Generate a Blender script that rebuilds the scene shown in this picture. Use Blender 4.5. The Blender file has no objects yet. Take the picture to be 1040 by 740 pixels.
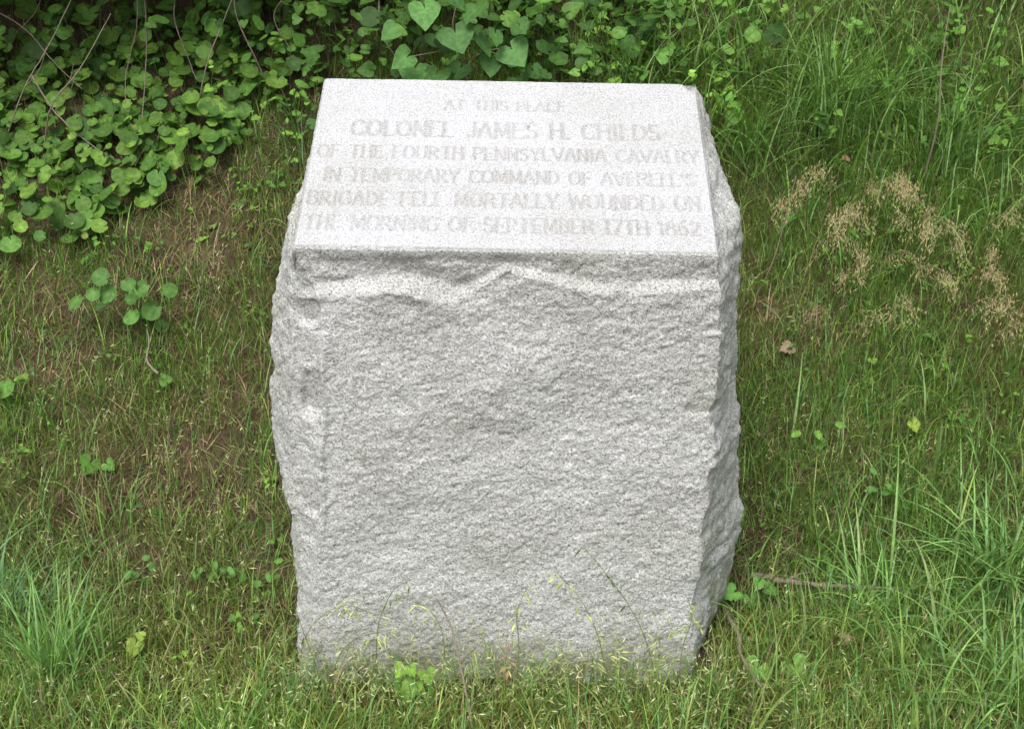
import bpy, math, time
import numpy as np
from math import radians

# ------------------------------------------------------------------ camera, sky, sun, exposure
SC = bpy.context.scene
COL = SC.collection
FPX, PITCH, ROLL = 1300.0, radians(20), radians(-1.0)
CAM = np.array([0.012, -2.21, 1.485])
cam_d = bpy.data.cameras.new('camera')
cam = bpy.data.objects.new('camera', cam_d)
COL.objects.link(cam)
SC.camera = cam
cam_d.sensor_fit = 'HORIZONTAL'
cam_d.sensor_width = 36.0
cam_d.lens = 36.0 * FPX / 1040.0
cam_d.clip_start = 0.05
cam_d.clip_end = 500.0
from mathutils import Matrix, Vector
fw = Vector((0, math.cos(PITCH), -math.sin(PITCH)))
r0 = Vector((1, 0, 0)); u0 = r0.cross(fw)
cr, sr = math.cos(ROLL), math.sin(ROLL)
R_ = cr * r0 - sr * u0; U_ = sr * r0 + cr * u0
M = Matrix((R_, U_, -fw)).transposed().to_4x4()
M.translation = Vector(CAM)
cam.matrix_world = M

SUN_EL, SUN_AZ = radians(55), radians(200)      # azimuth clockwise from +Y: sun behind the photographer, veiled
world = bpy.data.worlds.new('World'); SC.world = world
world.use_nodes = True
wn = world.node_tree.nodes; wl = world.node_tree.links
wn.clear()
wo = wn.new('ShaderNodeOutputWorld'); bg = wn.new('ShaderNodeBackground')
sky = wn.new('ShaderNodeTexSky'); sky.sky_type = 'NISHITA'; sky.sun_disc = False
sky.sun_elevation = SUN_EL; sky.sun_rotation = SUN_AZ
sky.dust_density = 3.0; sky.air_density = 1.0
hs = wn.new('ShaderNodeHueSaturation'); hs.inputs['Saturation'].default_value = 0.30
wl.new(sky.outputs[0], hs.inputs['Color']); wl.new(hs.outputs[0], bg.inputs['Color'])
bg.inputs['Strength'].default_value = 0.13
wl.new(bg.outputs[0], wo.inputs[0])
sd = bpy.data.lights.new('sun', 'SUN'); sd.energy = 1.5; sd.angle = radians(28); sd.color = (1.0, 0.97, 0.92)
sun = bpy.data.objects.new('sun', sd); COL.objects.link(sun)
sdir = Vector((math.sin(SUN_AZ) * math.cos(SUN_EL), math.cos(SUN_AZ) * math.cos(SUN_EL), math.sin(SUN_EL)))
sun.rotation_euler = sdir.to_track_quat('Z', 'Y').to_euler()
sun.location = (0, -3, 6)
SC.view_settings.view_transform = 'Standard'
SC.view_settings.look = 'None'
SC.view_settings.exposure = 0.95
SC.view_settings.gamma = 1.0
SC.cycles.max_bounces = 6
SC.cycles.diffuse_bounces = 4
SC.cycles.glossy_bounces = 2
SC.cycles.transmission_bounces = 4
SC.cycles.use_denoising = True

rng = np.random.default_rng(11)

# ------------------------------------------------------------------ numeric helpers
def smooth(a, b, x):
    t = np.clip((x - a) / (b - a), 0, 1)
    return t * t * (3 - 2 * t)

def _h(ix, iy, iz, seed):
    n = (ix.astype(np.uint32) * np.uint32(73856093)) ^ (iy.astype(np.uint32) * np.uint32(19349663)) \
        ^ (iz.astype(np.uint32) * np.uint32(83492791)) ^ np.uint32((seed * 2654435761) & 0xffffffff)
    n ^= n >> np.uint32(13); n *= np.uint32(1274126177); n ^= n >> np.uint32(16); n *= np.uint32(2246822519); n ^= n >> np.uint32(15)
    return n.astype(np.float64) / 4294967295.0

def noise(x, y, z=0.0, seed=0):
    """smooth value noise, about -1..1"""
    x, y, z = np.broadcast_arrays(np.asarray(x, float), np.asarray(y, float), np.asarray(z, float))
    xi, yi, zi = np.floor(x).astype(np.int64), np.floor(y).astype(np.int64), np.floor(z).astype(np.int64)
    fx, fy, fz = x - xi, y - yi, z - zi
    fx, fy, fz = [t * t * t * (t * (t * 6 - 15) + 10) for t in (fx, fy, fz)]
    out = 0
    for a in (0, 1):
        wa = fx if a else 1 - fx
        for b in (0, 1):
            wb = fy if b else 1 - fy
            for c in (0, 1):
                wc = fz if c else 1 - fz
                out = out + wa * wb * wc * _h(xi + a, yi + b, zi + c, seed)
    return out * 2 - 1

def fbm(x, y, z=0.0, seed=0, oct=3):
    v, a, s = 0, 1.0, 0.0
    for k in range(oct):
        v = v + a * noise(x * 2 ** k + 17.3 * k, y * 2 ** k - 9.1 * k, np.asarray(z) * 2 ** k + 3.7 * k, seed + k)
        s += a; a *= 0.5
    return v / s * 1.3

def soft(t): return np.logaddexp(0, t)

def ground(x, y):
    x = np.asarray(x, float); y = np.asarray(y, float)
    bank = 0.74 * 0.13 * soft((y - 0.42 - 0.03 * np.clip(x, -1, 1)) / 0.13)
    top = 0.66 * 0.3 * soft((y - 3.3) / 0.3)
    return 0.05 * np.clip(y, -8, 40) + bank - top + 0.03 * np.sin(2.1 * x + 0.7) * np.clip(y + 0.3, 0, 1)

def ground_rough(x, y):
    n = fbm(x * 4, y * 4, 0, 5, 3) * 0.018 + fbm(x * 19, y * 19, 0, 9, 3) * 0.007
    n = n - 0.022 * np.exp(-((y + .02) / .07) ** 2) * smooth(.5, .4, np.abs(x))
    clear = smooth(0.0, 0.12, np.hypot(np.maximum(np.abs(x) - 0.4, 0), np.maximum(np.abs(y - 0.22) - 0.26, 0)))
    return ground(x, y) + n * (0.4 + 0.6 * clear)

def gslope(x, y):
    e = 0.01
    return (ground(x + e, y) - ground(x - e, y)) / (2 * e), (ground(x, y + e) - ground(x, y - e)) / (2 * e)

def mesh_obj(name, verts, faces_n, idx, mat, parent=None, col=None, smooth_=False, loc=None, link=True):
    """verts (n,3); faces_n: list/array of face sizes; idx: flat loop vertex indices"""
    me = bpy.data.meshes.new(name)
    verts = np.ascontiguousarray(verts, dtype=np.float32)
    idx = np.ascontiguousarray(idx, dtype=np.int32).ravel()
    faces_n = np.asarray(faces_n, dtype=np.int32)
    me.vertices.add(len(verts)); me.vertices.foreach_set('co', verts.ravel())
    me.loops.add(len(idx)); me.loops.foreach_set('vertex_index', idx)
    me.polygons.add(len(faces_n))
    me.polygons.foreach_set('loop_start', np.concatenate([[0], np.cumsum(faces_n)[:-1]]).astype(np.int32))
    me.polygons.foreach_set('loop_total', faces_n)
    me.polygons.foreach_set('use_smooth', np.full(len(faces_n), smooth_, dtype=bool))
    me.update(calc_edges=True)
    if col is not None:
        c = np.ones((len(verts), 4), dtype=np.float32); c[:, :3] = col
        a = me.attributes.new('Col', 'FLOAT_COLOR', 'POINT'); a.data.foreach_set('color', c.ravel())
    if mat: me.materials.append(mat)
    o = bpy.data.objects.new(name, me)
    if link: COL.objects.link(o)
    if parent: o.parent = parent
    if loc is not None: o.location = loc
    return o

def grid_faces(nr, nc, closed=False, off=0):
    i = np.arange(nr - 1)[:, None]; j = np.arange(nc if closed else nc - 1)[None, :]
    j2 = (j + 1) % nc
    a = i * nc + j; b = i * nc + j2; c = (i + 1) * nc + j2; d = (i + 1) * nc + j
    return np.stack([a, b, c, d], -1).reshape(-1, 4) + off

def tag(o, label=None, cat=None, group=None, kind=None):
    if label: o['label'] = label
    if cat: o['category'] = cat
    if group: o['group'] = group
    if kind: o['kind'] = kind
    return o

def empty(name, loc, rz=0.0):
    e = bpy.data.objects.new(name, None); COL.objects.link(e)
    e.location = loc; e.rotation_euler = (0, 0, rz); e.empty_display_size = 0.05
    return e

# ------------------------------------------------------------------ materials
def newmat(name):
    m = bpy.data.materials.new(name); m.use_nodes = True
    nt = m.node_tree; nt.nodes.clear()
    out = nt.nodes.new('ShaderNodeOutputMaterial')
    return m, nt, out

def N(nt, t, **kw):
    n = nt.nodes.new(t)
    for k, v in kw.items():
        if k.startswith('i_'): n.inputs[k[2:].replace('_', ' ')].default_value = v
        else: setattr(n, k, v)
    return n

def ramp(nt, src, stops):
    r = nt.nodes.new('ShaderNodeValToRGB'); e = r.color_ramp.elements
    while len(e) < len(stops): e.new(0.5)
    for k, (p, c) in enumerate(stops):
        e[k].position = p; e[k].color = (*c, 1) if len(c) == 3 else c
    nt.links.new(src, r.inputs[0]); return r

def mixc(nt, fac, a, b, mode='MIX'):
    m = nt.nodes.new('ShaderNodeMix'); m.data_type = 'RGBA'; m.blend_type = mode
    for s, v in ((m.inputs[0], fac), (m.inputs[6], a), (m.inputs[7], b)):
        if hasattr(v, 'is_linked'): nt.links.new(v, s)
        elif isinstance(v, (int, float)): s.default_value = v
        else: s.default_value = (*v, 1)
    return m.outputs[2]

def foliage_mat(name, trans=0.3, rough=0.45, spec=0.35, nscale=60.0):
    m, nt, out = newmat(name); L = nt.links
    at = N(nt, 'ShaderNodeAttribute', attribute_name='Col')
    geo = N(nt, 'ShaderNodeNewGeometry')
    no = N(nt, 'ShaderNodeTexNoise'); no.inputs['Scale'].default_value = nscale; no.inputs['Detail'].default_value = 3
    L.new(geo.outputs['Position'], no.inputs['Vector'])
    rr = ramp(nt, no.outputs['Fac'], [(0.3, (0.72, 0.72, 0.70)), (0.72, (1.25, 1.22, 1.15))])
    c = mixc(nt, 1.0, at.outputs['Color'], rr.outputs[0], 'MULTIPLY')
    p = N(nt, 'ShaderNodeBsdfPrincipled'); p.inputs['Roughness'].default_value = rough
    p.inputs['Specular IOR Level'].default_value = spec
    L.new(c, p.inputs['Base Color'])
    t = N(nt, 'ShaderNodeBsdfTranslucent')
    c2 = mixc(nt, 1.0, c, (1.15, 1.25, 0.5), 'MULTIPLY')
    L.new(c2, t.inputs['Color'])
    mx = N(nt, 'ShaderNodeMixShader'); mx.inputs[0].default_value = trans
    L.new(p.outputs[0], mx.inputs[1]); L.new(t.outputs[0], mx.inputs[2]); L.new(mx.outputs[0], out.inputs[0])
    return m

LEAF = foliage_mat('leaf_green', 0.25, 0.62, 0.25, 90)
GRASS = foliage_mat('grass_green', 0.28, 0.45, 0.4, 40)
STRAW = foliage_mat('dry_straw', 0.1, 0.75, 0.2, 50)

def bark_mat():
    m, nt, out = newmat('twig_bark'); L = nt.links
    tc = N(nt, 'ShaderNodeTexCoord')
    mp = N(nt, 'ShaderNodeMapping'); mp.inputs['Scale'].default_value = (160, 160, 40)
    L.new(tc.outputs['Object'], mp.inputs['Vector'])
    no = N(nt, 'ShaderNodeTexNoise'); no.inputs['Detail'].default_value = 5
    L.new(mp.outputs[0], no.inputs['Vector'])
    r = ramp(nt, no.outputs['Fac'], [(0.3, (0.09, 0.065, 0.045)), (0.55, (0.22, 0.175, 0.13)), (0.75, (0.36, 0.31, 0.25))])
    p = N(nt, 'ShaderNodeBsdfPrincipled'); p.inputs['Roughness'].default_value = 0.85
    L.new(r.outputs[0], p.inputs['Base Color'])
    b = N(nt, 'ShaderNodeBump'); b.inputs['Strength'].default_value = 0.6; b.inputs['Distance'].default_value = 0.002
    L.new(no.outputs['Fac'], b.inputs['Height']); L.new(b.outputs[0], p.inputs['Normal'])
    L.new(p.outputs[0], out.inputs[0]); return m
BARK = bark_mat()

def soil_mat():
    m, nt, out = newmat('soil'); L = nt.links
    geo = N(nt, 'ShaderNodeNewGeometry')
    n1 = N(nt, 'ShaderNodeTexNoise'); n1.inputs['Scale'].default_value = 5; n1.inputs['Detail'].default_value = 6
    n2 = N(nt, 'ShaderNodeTexNoise'); n2.inputs['Scale'].default_value = 90; n2.inputs['Detail'].default_value = 6; n2.inputs['Roughness'].default_value = 0.7
    n3 = N(nt, 'ShaderNodeTexVoronoi'); n3.inputs['Scale'].default_value = 140
    for n in (n1, n2, n3): L.new(geo.outputs['Position'], n.inputs['Vector'])
    a = ramp(nt, n1.outputs['Fac'], [(0.35, (0.07, 0.049, 0.031)), (0.65, (0.14, 0.098, 0.064))])
    b = ramp(nt, n2.outputs['Fac'], [(0.3, (0.4, 0.4, 0.4)), (0.7, (1.45, 1.4, 1.3))])
    c = mixc(nt, 1.0, a.outputs[0], b.outputs[0], 'MULTIPLY')
    v = ramp(nt, n3.outputs['Distance'], [(0.0, (1.25, 1.2, 1.1)), (0.5, (0.8, 0.8, 0.8))])
    c = mixc(nt, 0.6, c, mixc(nt, 1.0, c, v.outputs[0], 'MULTIPLY'))
    p = N(nt, 'ShaderNodeBsdfPrincipled'); p.inputs['Roughness'].default_value = 0.95
    p.inputs['Specular IOR Level'].default_value = 0.15
    L.new(c, p.inputs['Base Color'])
    bu = N(nt, 'ShaderNodeBump'); bu.inputs['Strength'].default_value = 1.0; bu.inputs['Distance'].default_value = 0.012
    L.new(n2.outputs['Fac'], bu.inputs['Height']); L.new(bu.outputs[0], p.inputs['Normal'])
    L.new(p.outputs[0], out.inputs[0]); return m
SOIL = soil_mat()

def granite_mat(name, rough_face):
    m, nt, out = newmat(name); L = nt.links
    tc = N(nt, 'ShaderNodeTexCoord')
    def mapped(s, rot=(0, 0, 0)):
        mp = N(nt, 'ShaderNodeMapping'); mp.inputs['Scale'].default_value = s; mp.inputs['Rotation'].default_value = rot
        L.new(tc.outputs['Object'], mp.inputs['Vector']); return mp.outputs[0]
    if rough_face:
        v1, v2 = mapped((210, 210, 270), (0, radians(24), 0)), mapped((450, 450, 560), (0, radians(24), 0))
    else:
        v1, v2 = mapped((330, 330, 330)), mapped((700, 700, 700))
    n1 = N(nt, 'ShaderNodeTexNoise'); n1.inputs['Scale'].default_value = 1; n1.inputs['Detail'].default_value = 3; n1.inputs['Roughness'].default_value = 0.65
    n2 = N(nt, 'ShaderNodeTexNoise'); n2.inputs['Scale'].default_value = 1; n2.inputs['Detail'].default_value = 2
    L.new(v1, n1.inputs['Vector']); L.new(v2, n2.inputs['Vector'])
    n0 = N(nt, 'ShaderNodeTexNoise'); n0.inputs['Scale'].default_value = 5; n0.inputs['Detail'].default_value = 5
    L.new(tc.outputs['Object'], n0.inputs['Vector'])
    if rough_face:
        base = ramp(nt, n1.outputs['Fac'], [(0.32, (0.14, 0.14, 0.13)), (0.43, (0.37, 0.37, 0.355)), (0.57, (0.475, 0.475, 0.467)), (0.70, (0.63, 0.63, 0.63))])
        fine = ramp(nt, n2.outputs['Fac'], [(0.36, (0.55, 0.55, 0.54)), (0.52, (1.0, 1.0, 1.0)), (0.7, (1.22, 1.22, 1.22))])
        big = ramp(nt, n0.outputs['Fac'], [(0.35, (0.86, 0.87, 0.83)), (0.65, (1.04, 1.04, 1.06))])
    else:
        base = ramp(nt, n1.outputs['Fac'], [(0.31, (0.17, 0.17, 0.17)), (0.42, (0.36, 0.363, 0.37)), (0.58, (0.465, 0.468, 0.48)), (0.68, (0.60, 0.604, 0.62))])
        fine = ramp(nt, n2.outputs['Fac'], [(0.30, (0.72, 0.72, 0.72)), (0.48, (1.0, 1.0, 1.0)), (0.7, (1.06, 1.06, 1.06))])
        big = ramp(nt, n0.outputs['Fac'], [(0.35, (0.91, 0.905, 0.88)), (0.65, (1.03, 1.03, 1.04))])
    c = mixc(nt, 1.0, base.outputs[0], fine.outputs[0], 'MULTIPLY')
    c = mixc(nt, 1.0, c, big.outputs[0], 'MULTIPLY')
    if rough_face:
        # algae and soil splash low on the block, strongest on its right side
        sx = N(nt, 'ShaderNodeSeparateXYZ'); L.new(tc.outputs['Object'], sx.inputs[0])
        def mr(src, a, b, c0=0.0, c1=1.0):
            q = N(nt, 'ShaderNodeMapRange'); q.interpolation_type = 'SMOOTHSTEP'
            q.inputs[1].default_value = a; q.inputs[2].default_value = b; q.inputs[3].default_value = c0; q.inputs[4].default_value = c1
            L.new(src, q.inputs[0]); return q.outputs[0]
        def mul(a, b):
            q = N(nt, 'ShaderNodeMath', operation='MULTIPLY'); L.new(a, q.inputs[0])
            if isinstance(b, float): q.inputs[1].default_value = b
            else: L.new(b, q.inputs[1])
            return q.outputs[0]
        ns = N(nt, 'ShaderNodeTexNoise'); ns.inputs['Scale'].default_value = 14; ns.inputs['Detail'].default_value = 6
        L.new(tc.outputs['Object'], ns.inputs['Vector'])
        patch = mr(ns.outputs['Fac'], 0.35, 0.62)
        side = mul(mul(mr(sx.outputs['X'], 0.365, 0.42), mr(sx.outputs['Z'], 0.42, 0.12)), patch)
        c = mixc(nt, mul(side, 0.9), c, (0.13, 0.155, 0.075))
        side2 = mul(mul(mr(sx.outputs['X'], 0.36, 0.41), mr(sx.outputs['Z'], 0.30, 1.0, 0.6, 0.35)), patch)
        c = mixc(nt, mul(side2, 0.6), c, (0.22, 0.225, 0.17))
        foot = mul(mr(sx.outputs['Z'], 0.17, 0.0), patch)
        c = mixc(nt, mul(foot, 0.85), c, (0.17, 0.155, 0.10))
    else:
        at = N(nt, 'ShaderNodeAttribute', attribute_name='grime')
        c = mixc(nt, at.outputs['Fac'], c, mixc(nt, 1.0, c, (0.74, 0.72, 0.68), 'MULTIPLY'))
        # orange-brown specks of lichen, sparse
    nl = N(nt, 'ShaderNodeTexVoronoi'); nl.inputs['Scale'].default_value = 9.0 if rough_face else 7.0
    L.new(tc.outputs['Object'], nl.inputs['Vector'])
    sp_ = ramp(nt, nl.outputs['Distance'], [(0.0, (1, 1, 1)), (0.022 if rough_face else 0.020, (1, 1, 1)), (0.035, (0, 0, 0))])
    c = mixc(nt, sp_.outputs[0], c, (0.22, 0.17, 0.08) if rough_face else (0.20, 0.18, 0.13))
    p = N(nt, 'ShaderNodeBsdfPrincipled'); p.inputs['Roughness'].default_value = 0.75
    p.inputs['Specular IOR Level'].default_value = 0.35
    L.new(c, p.inputs['Base Color'])
    b = N(nt, 'ShaderNodeBump'); b.inputs['Strength'].default_value = 0.8 if rough_face else 0.25
    b.inputs['Distance'].default_value = 0.003 if rough_face else 0.0006
    L.new(n1.outputs['Fac'], b.inputs['Height']); L.new(b.outputs[0], p.inputs['Normal'])
    L.new(p.outputs[0], out.inputs[0]); return m
GRAN_ROUGH = granite_mat('granite_rock_face', True)
GRAN_TOP = granite_mat('granite_tooled_face', False)

# ------------------------------------------------------------------ ground sheet
def ax(lo, a, b, hi, step):
    core = np.arange(a, b + 1e-6, step)
    l = a - np.geomspace(step * 2, a - lo, 26)[::-1]; h = b + np.geomspace(step * 2, hi - b, 26)
    return np.concatenate([l, core, h])
gx = ax(-60, -2.4, 2.4, 60, 0.014); gy = ax(-60, -1.0, 3.0, 60, 0.014)
GX, GY = np.meshgrid(gx, gy)
GZ = ground_rough(GX, GY)
gv = np.stack([GX, GY, GZ], -1).reshape(-1, 3)
gf = grid_faces(len(gy), len(gx))
g = mesh_obj('ground', gv, np.full(len(gf), 4), gf, SOIL, smooth_=True)
tag(g, 'brown soil of the grassy bank', None, None, 'structure')

# ------------------------------------------------------------------ granite marker
W, LH, ZT, RISE = 0.757, 0.445, 0.899, 0.236      # width, depth of top, front top edge height, rise to the back
LS = math.hypot(LH, RISE)
CX = -0.002
marker = empty('granite_marker', (0, 0, 0))
tag(marker, 'rough grey granite monument block with slanted, smoothly tooled inscribed top', 'monument')

# glyph strokes on a 4 x 6 cell
def arc(cx, cy, rx, ry, a0, a1, n=9):
    t = np.radians(np.linspace(a0, a1, n)); return [(cx + rx * math.cos(q), cy + ry * math.sin(q)) for q in t]
def bowl(x0, y0, y1, rx): return [(x0, y0)] + arc(x0 + .6, (y0 + y1) / 2, rx - .6, (y1 - y0) / 2, -90, 90) + [(x0, y1)]
G = {
 'A': (4.4, [[(0, 0), (2.2, 6), (4.4, 0)], [(0.8, 2), (3.6, 2)]]),
 'B': (3.8, [[(0.3, 0), (0.3, 6)], bowl(0.3, 3.2, 6, 3.1), bowl(0.3, 0, 3.2, 3.4)]),
 'C': (4.2, [arc(2.3, 3, 2.2, 3, 45, 315, 15)]),
 'D': (4.2, [[(0.3, 0), (0.3, 6)], bowl(0.3, 0, 6, 3.7)]),
 'E': (3.6, [[(0.3, 0), (0.3, 6)], [(0.3, 6), (3.4, 6)], [(0.3, 3.1), (2.8, 3.1)], [(0.3, 0), (3.6, 0)]]),
 'F': (3.5, [[(0.3, 0), (0.3, 6)], [(0.3, 6), (3.4, 6)], [(0.3, 3.1), (2.8, 3.1)]]),
 'G': (4.4, [arc(2.3, 3, 2.2, 3, 45, 325, 15), [(4.1, 1.2), (4.1, 2.8)], [(2.8, 2.8), (4.4, 2.8)]]),
 'H': (4.2, [[(0.3, 0), (0.3, 6)], [(3.9, 0), (3.9, 6)], [(0.3, 3.1), (3.9, 3.1)]]),
 'I': (1.4, [[(0.7, 0), (0.7, 6)]]),
 'J': (3.0, [[(2.5, 6), (2.5, 1.4)], arc(1.4, 1.4, 1.1, 1.4, 0, -150, 8)]),
 'L': (3.4, [[(0.3, 0), (0.3, 6)], [(0.3, 0), (3.4, 0)]]),
 'M': (5.0, [[(0.3, 0), (0.5, 6), (2.5, 1), (4.5, 6), (4.7, 0)]]),
 'N': (4.2, [[(0.3, 0), (0.3, 6), (3.9, 0), (3.9, 6)]]),
 'O': (4.6, [arc(2.3, 3, 2.2, 3, 0, 360, 21)]),
 'P': (3.8, [[(0.3, 0), (0.3, 6)], bowl(0.3, 2.8, 6, 3.3)]),
 'R': (4.2, [[(0.3, 0), (0.3, 6)], bowl(0.3, 2.9, 6, 3.2), [(1.8, 2.9), (4.1, 0)]]),
 'S': (3.6, [arc(1.8, 4.5, 1.5, 1.5, 35, 265, 12) + arc(1.8, 1.5, 1.6, 1.5, 85, -150, 12)]),
 'T': (4.2, [[(2.1, 0), (2.1, 6)], [(0, 6), (4.2, 6)]]),
 'U': (4.2, [[(0.3, 6), (0.3, 1.9)] + arc(2.1, 1.9, 1.8, 1.9, 180, 360, 9) + [(3.9, 6)]]),
 'V': (4.4, [[(0, 6), (2.2, 0), (4.4, 6)]]),
 'W': (6.0, [[(0, 6), (1.6, 0), (3.0, 5.4), (4.4, 0), (6, 6)]]),
 'Y': (4.2, [[(0, 6), (2.1, 2.9)], [(4.2, 6), (2.1, 2.9)], [(2.1, 2.9), (2.1, 0)]]),
 '1': (1.8, [[(0.9, 0), (0.9, 6)], [(0.1, 5), (0.9, 6)]]),
 '2': (3.6, [arc(1.8, 4.3, 1.5, 1.7, 160, -30, 10) + [(0.2, 0), (3.5, 0)]]),
 '6': (3.8, [arc(1.9, 1.9, 1.6, 1.9, 0, 360, 17), [(0.35, 2.4), (1.0, 4.6), (2.8, 6)]]),
 '7': (3.6, [[(0.1, 6), (3.6, 6), (1.3, 0)]]),
 '8': (3.6, [arc(1.8, 4.5, 1.4, 1.5, 0, 360, 15), arc(1.8, 1.55, 1.7, 1.55, 0, 360, 15)]),
 "'": (1.0, [[(0.6, 6.2), (0.4, 4.8)]]),
 '.': (1.0, [[(0.5, 0.1), (0.5, 0.2)]]),
}
LINES = [  # text, x left, x right, baseline along the slope, letter height
 ('AT THIS PLACE', -0.128, 0.112, 0.404, 0.034),
 ('COLONEL JAMES H. CHILDS', -0.306, 0.296, 0.318, 0.052),
 ('OF THE FOURTH PENNSYLVANIA CAVALRY', -0.364, 0.366, 0.250, 0.040),
 ("IN TEMPORARY COMMAND OF AVERELL'S", -0.345, 0.353, 0.181, 0.040),
 ('BRIGADE FELL MORTALLY WOUNDED ON', -0.367, 0.357, 0.113, 0.042),
 ('THE MORNING OF SEPTEMBER 17TH 1862', -0.365, 0.350, 0.045, 0.042),
]
ds = 0.00125
na, nb = int(W / ds) + 1, int(LS / ds) + 1
av = np.linspace(-W / 2, W / 2, na); bv = np.linspace(0, LS, nb)
AA, BB = np.meshgrid(av, bv)
depth = np.zeros_like(AA)

def groove(p, q, rad, dep):
    pad = rad * 1.3
    x0, x1 = min(p[0], q[0]) - pad, max(p[0], q[0]) + pad; y0, y1 = min(p[1], q[1]) - pad, max(p[1], q[1]) + pad
    i0, i1 = np.searchsorted(av, [x0, x1]); j0, j1 = np.searchsorted(bv, [y0, y1])
    if i1 <= i0 or j1 <= j0: return
    X = AA[j0:j1, i0:i1]; Y = BB[j0:j1, i0:i1]
    d = np.array(q) - np.array(p); l2 = max(d @ d, 1e-12)
    t = np.clip(((X - p[0]) * d[0] + (Y - p[1]) * d[1]) / l2, 0, 1)
    r = np.hypot(X - p[0] - t * d[0], Y - p[1] - t * d[1])
    v = dep * np.clip(1 - (r / rad) ** 1.6, 0, 1)
    depth[j0:j1, i0:i1] = np.maximum(depth[j0:j1, i0:i1], v)

for text, xl, xr, base, hh in LINES:
    s = hh * 0.9 / 6.0
    wid = sum((G[c][0] if c != ' ' else 2.6) for c in text) * s
    gap = (xr - xl - wid) / (len(text) - 1)
    sx_ = 1.0
    if gap < 0.9 * s:
        sx_ = (xr - xl) / (wid + 0.9 * s * (len(text) - 1)); gap = 0.9 * s * sx_
    x = xl
    for c in text:
        if c == ' ':
            x += 2.6 * s * sx_ + gap; continue
        w, strokes = G[c]
        jy = rng.normal(0, 0.0004)
        for st in strokes:
            P = [(x + px * s * sx_, base + jy + py * s) for px, py in st]
            for k in range(len(P) - 1):
                vert = abs(P[k][0] - P[k + 1][0]) < abs(P[k][1] - P[k + 1][1])
                rad = (0.13 if vert else 0.075) * hh * (0.9 if sx_ < 0.9 else 1)
                groove(P[k], P[k + 1], rad, 0.0019)
            for e, f in ((0, 1), (-1, -2)):
                if (abs(st[e][1]) < .01 or abs(st[e][1] - 6) < .01) and abs(st[e][1] - st[f][1]) > 2 and len(st) < 6:
                    ex, ey = P[e]; q = 0.75 * s * sx_
                    groove((ex - q, ey), (ex + q, ey), 0.05 * hh, 0.0016)
        x += w * s * sx_ + gap
wear = 0.76 + 0.09 * smooth(-0.5, 0.6, fbm(AA * 9, BB * 9, 0, 31, 3))
H = -depth * wear
H += fbm(AA * 120, BB * 120, 0, 41, 2) * 0.00020 + fbm(AA * 6, BB * 6, 0, 44, 2) * 0.0007 + noise(AA * 420, BB * 420, 0, 47) * 0.00015
edge = np.minimum.reduce([AA + W / 2, W / 2 - AA, BB, LS - BB])
chip = (0.0012 + 0.004 * np.exp(-BB / .01)) * np.clip(fbm(AA * 34, BB * 34, 0, 51, 3), 0, 1) + 0.0006
H -= 0.0045 * np.clip(1 - edge / (0.0022 + chip), 0, 1) ** 1.2
corner = np.hypot(AA - W / 2, BB - LS)
H -= 0.022 * np.clip(1 - corner / 0.03, 0, 1) ** 1.3
ct, st_ = LH / LS, RISE / LS
def slab(a, b, h): return np.stack([CX + a, b * ct - h * st_, ZT + b * st_ + h * ct], -1)
V = slab(AA, BB, H).reshape(-1, 3)
F = grid_faces(nb, na)
# skirt so the tooled slab has thickness
ring = np.concatenate([np.arange(na), np.arange(1, nb) * na + na - 1, (nb - 1) * na + np.arange(na - 2, -1, -1), np.arange(nb - 2, 0, -1) * na])
low = slab(AA.ravel()[ring] * 0.93, LS / 2 + (BB.ravel()[ring] - LS / 2) * 0.90, np.full(len(ring), -0.03))
k = np.arange(len(ring)); k2 = (k + 1) % len(ring)
F2 = np.stack([ring[k2], ring[k], len(V) + k, len(V) + k2], -1)
face = mesh_obj('inscribed_face', np.concatenate([V, low]), np.full(len(F) + len(F2), 4), np.concatenate([F, F2]), GRAN_TOP, marker, smooth_=True)
gr = np.clip(depth.ravel() / 0.0019, 0, 1) * (wear.ravel() - .5) * 2.6
gr = np.concatenate([gr, np.zeros(len(ring))]).astype(np.float32)
at = face.data.attributes.new('grime', 'FLOAT', 'POINT'); at.data.foreach_set('value', gr)
face['label'] = 'smooth light slanted face with a faint six-line carved inscription'

# rock-faced body: rings of columns round the block
def cv(pts):
    z = np.array([p[0] for p in pts])[::-1]; v = np.array([p[1] for p in pts])[::-1]
    return lambda q: np.interp(q, z, v)
IL = cv([(0.897, -0.3806), (0.834, -0.3585), (0.788, -0.3353), (0.674, -0.3374), (0.556, -0.3452), (0.486, -0.3495), (0.414, -0.3483), (0.287, -0.3546), (0.2, -0.3712), (-0.005, -0.3966)])
OL = cv([(0.897, -0.3846), (0.799, -0.3934), (0.666, -0.401), (0.553, -0.4039), (0.498, -0.3988), (0.443, -0.403), (0.397, -0.4125), (0.34, -0.3978), (0.247, -0.3977), (0.188, -0.3981), (-0.018, -0.4023)])
SL = cv([(1.1, -0.396), (1.03, -0.404), (0.96, -0.404), (0.898, -0.4118), (0.842, -0.4272), (0.774, -0.4358), (0.676, -0.4461), (0.575, -0.4528), (0.513, -0.4577), (0.462, -0.4553), (0.411, -0.4411), (0.364, -0.4314), (0.299, -0.4224), (0.203, -0.4214), (0.141, -0.4209), (0.024, -0.4216)])
FR = cv([(0.9, 0.3763), (0.865, 0.3805), (0.82, 0.3856), (0.773, 0.38), (0.749, 0.3889), (0.707, 0.3955), (0.645, 0.3891), (0.614, 0.3913), (0.566, 0.3809), (0.478, 0.3898), (0.438, 0.3868), (0.384, 0.3887), (0.314, 0.3801), (0.215, 0.379), (0.011, 0.3804)])
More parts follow.
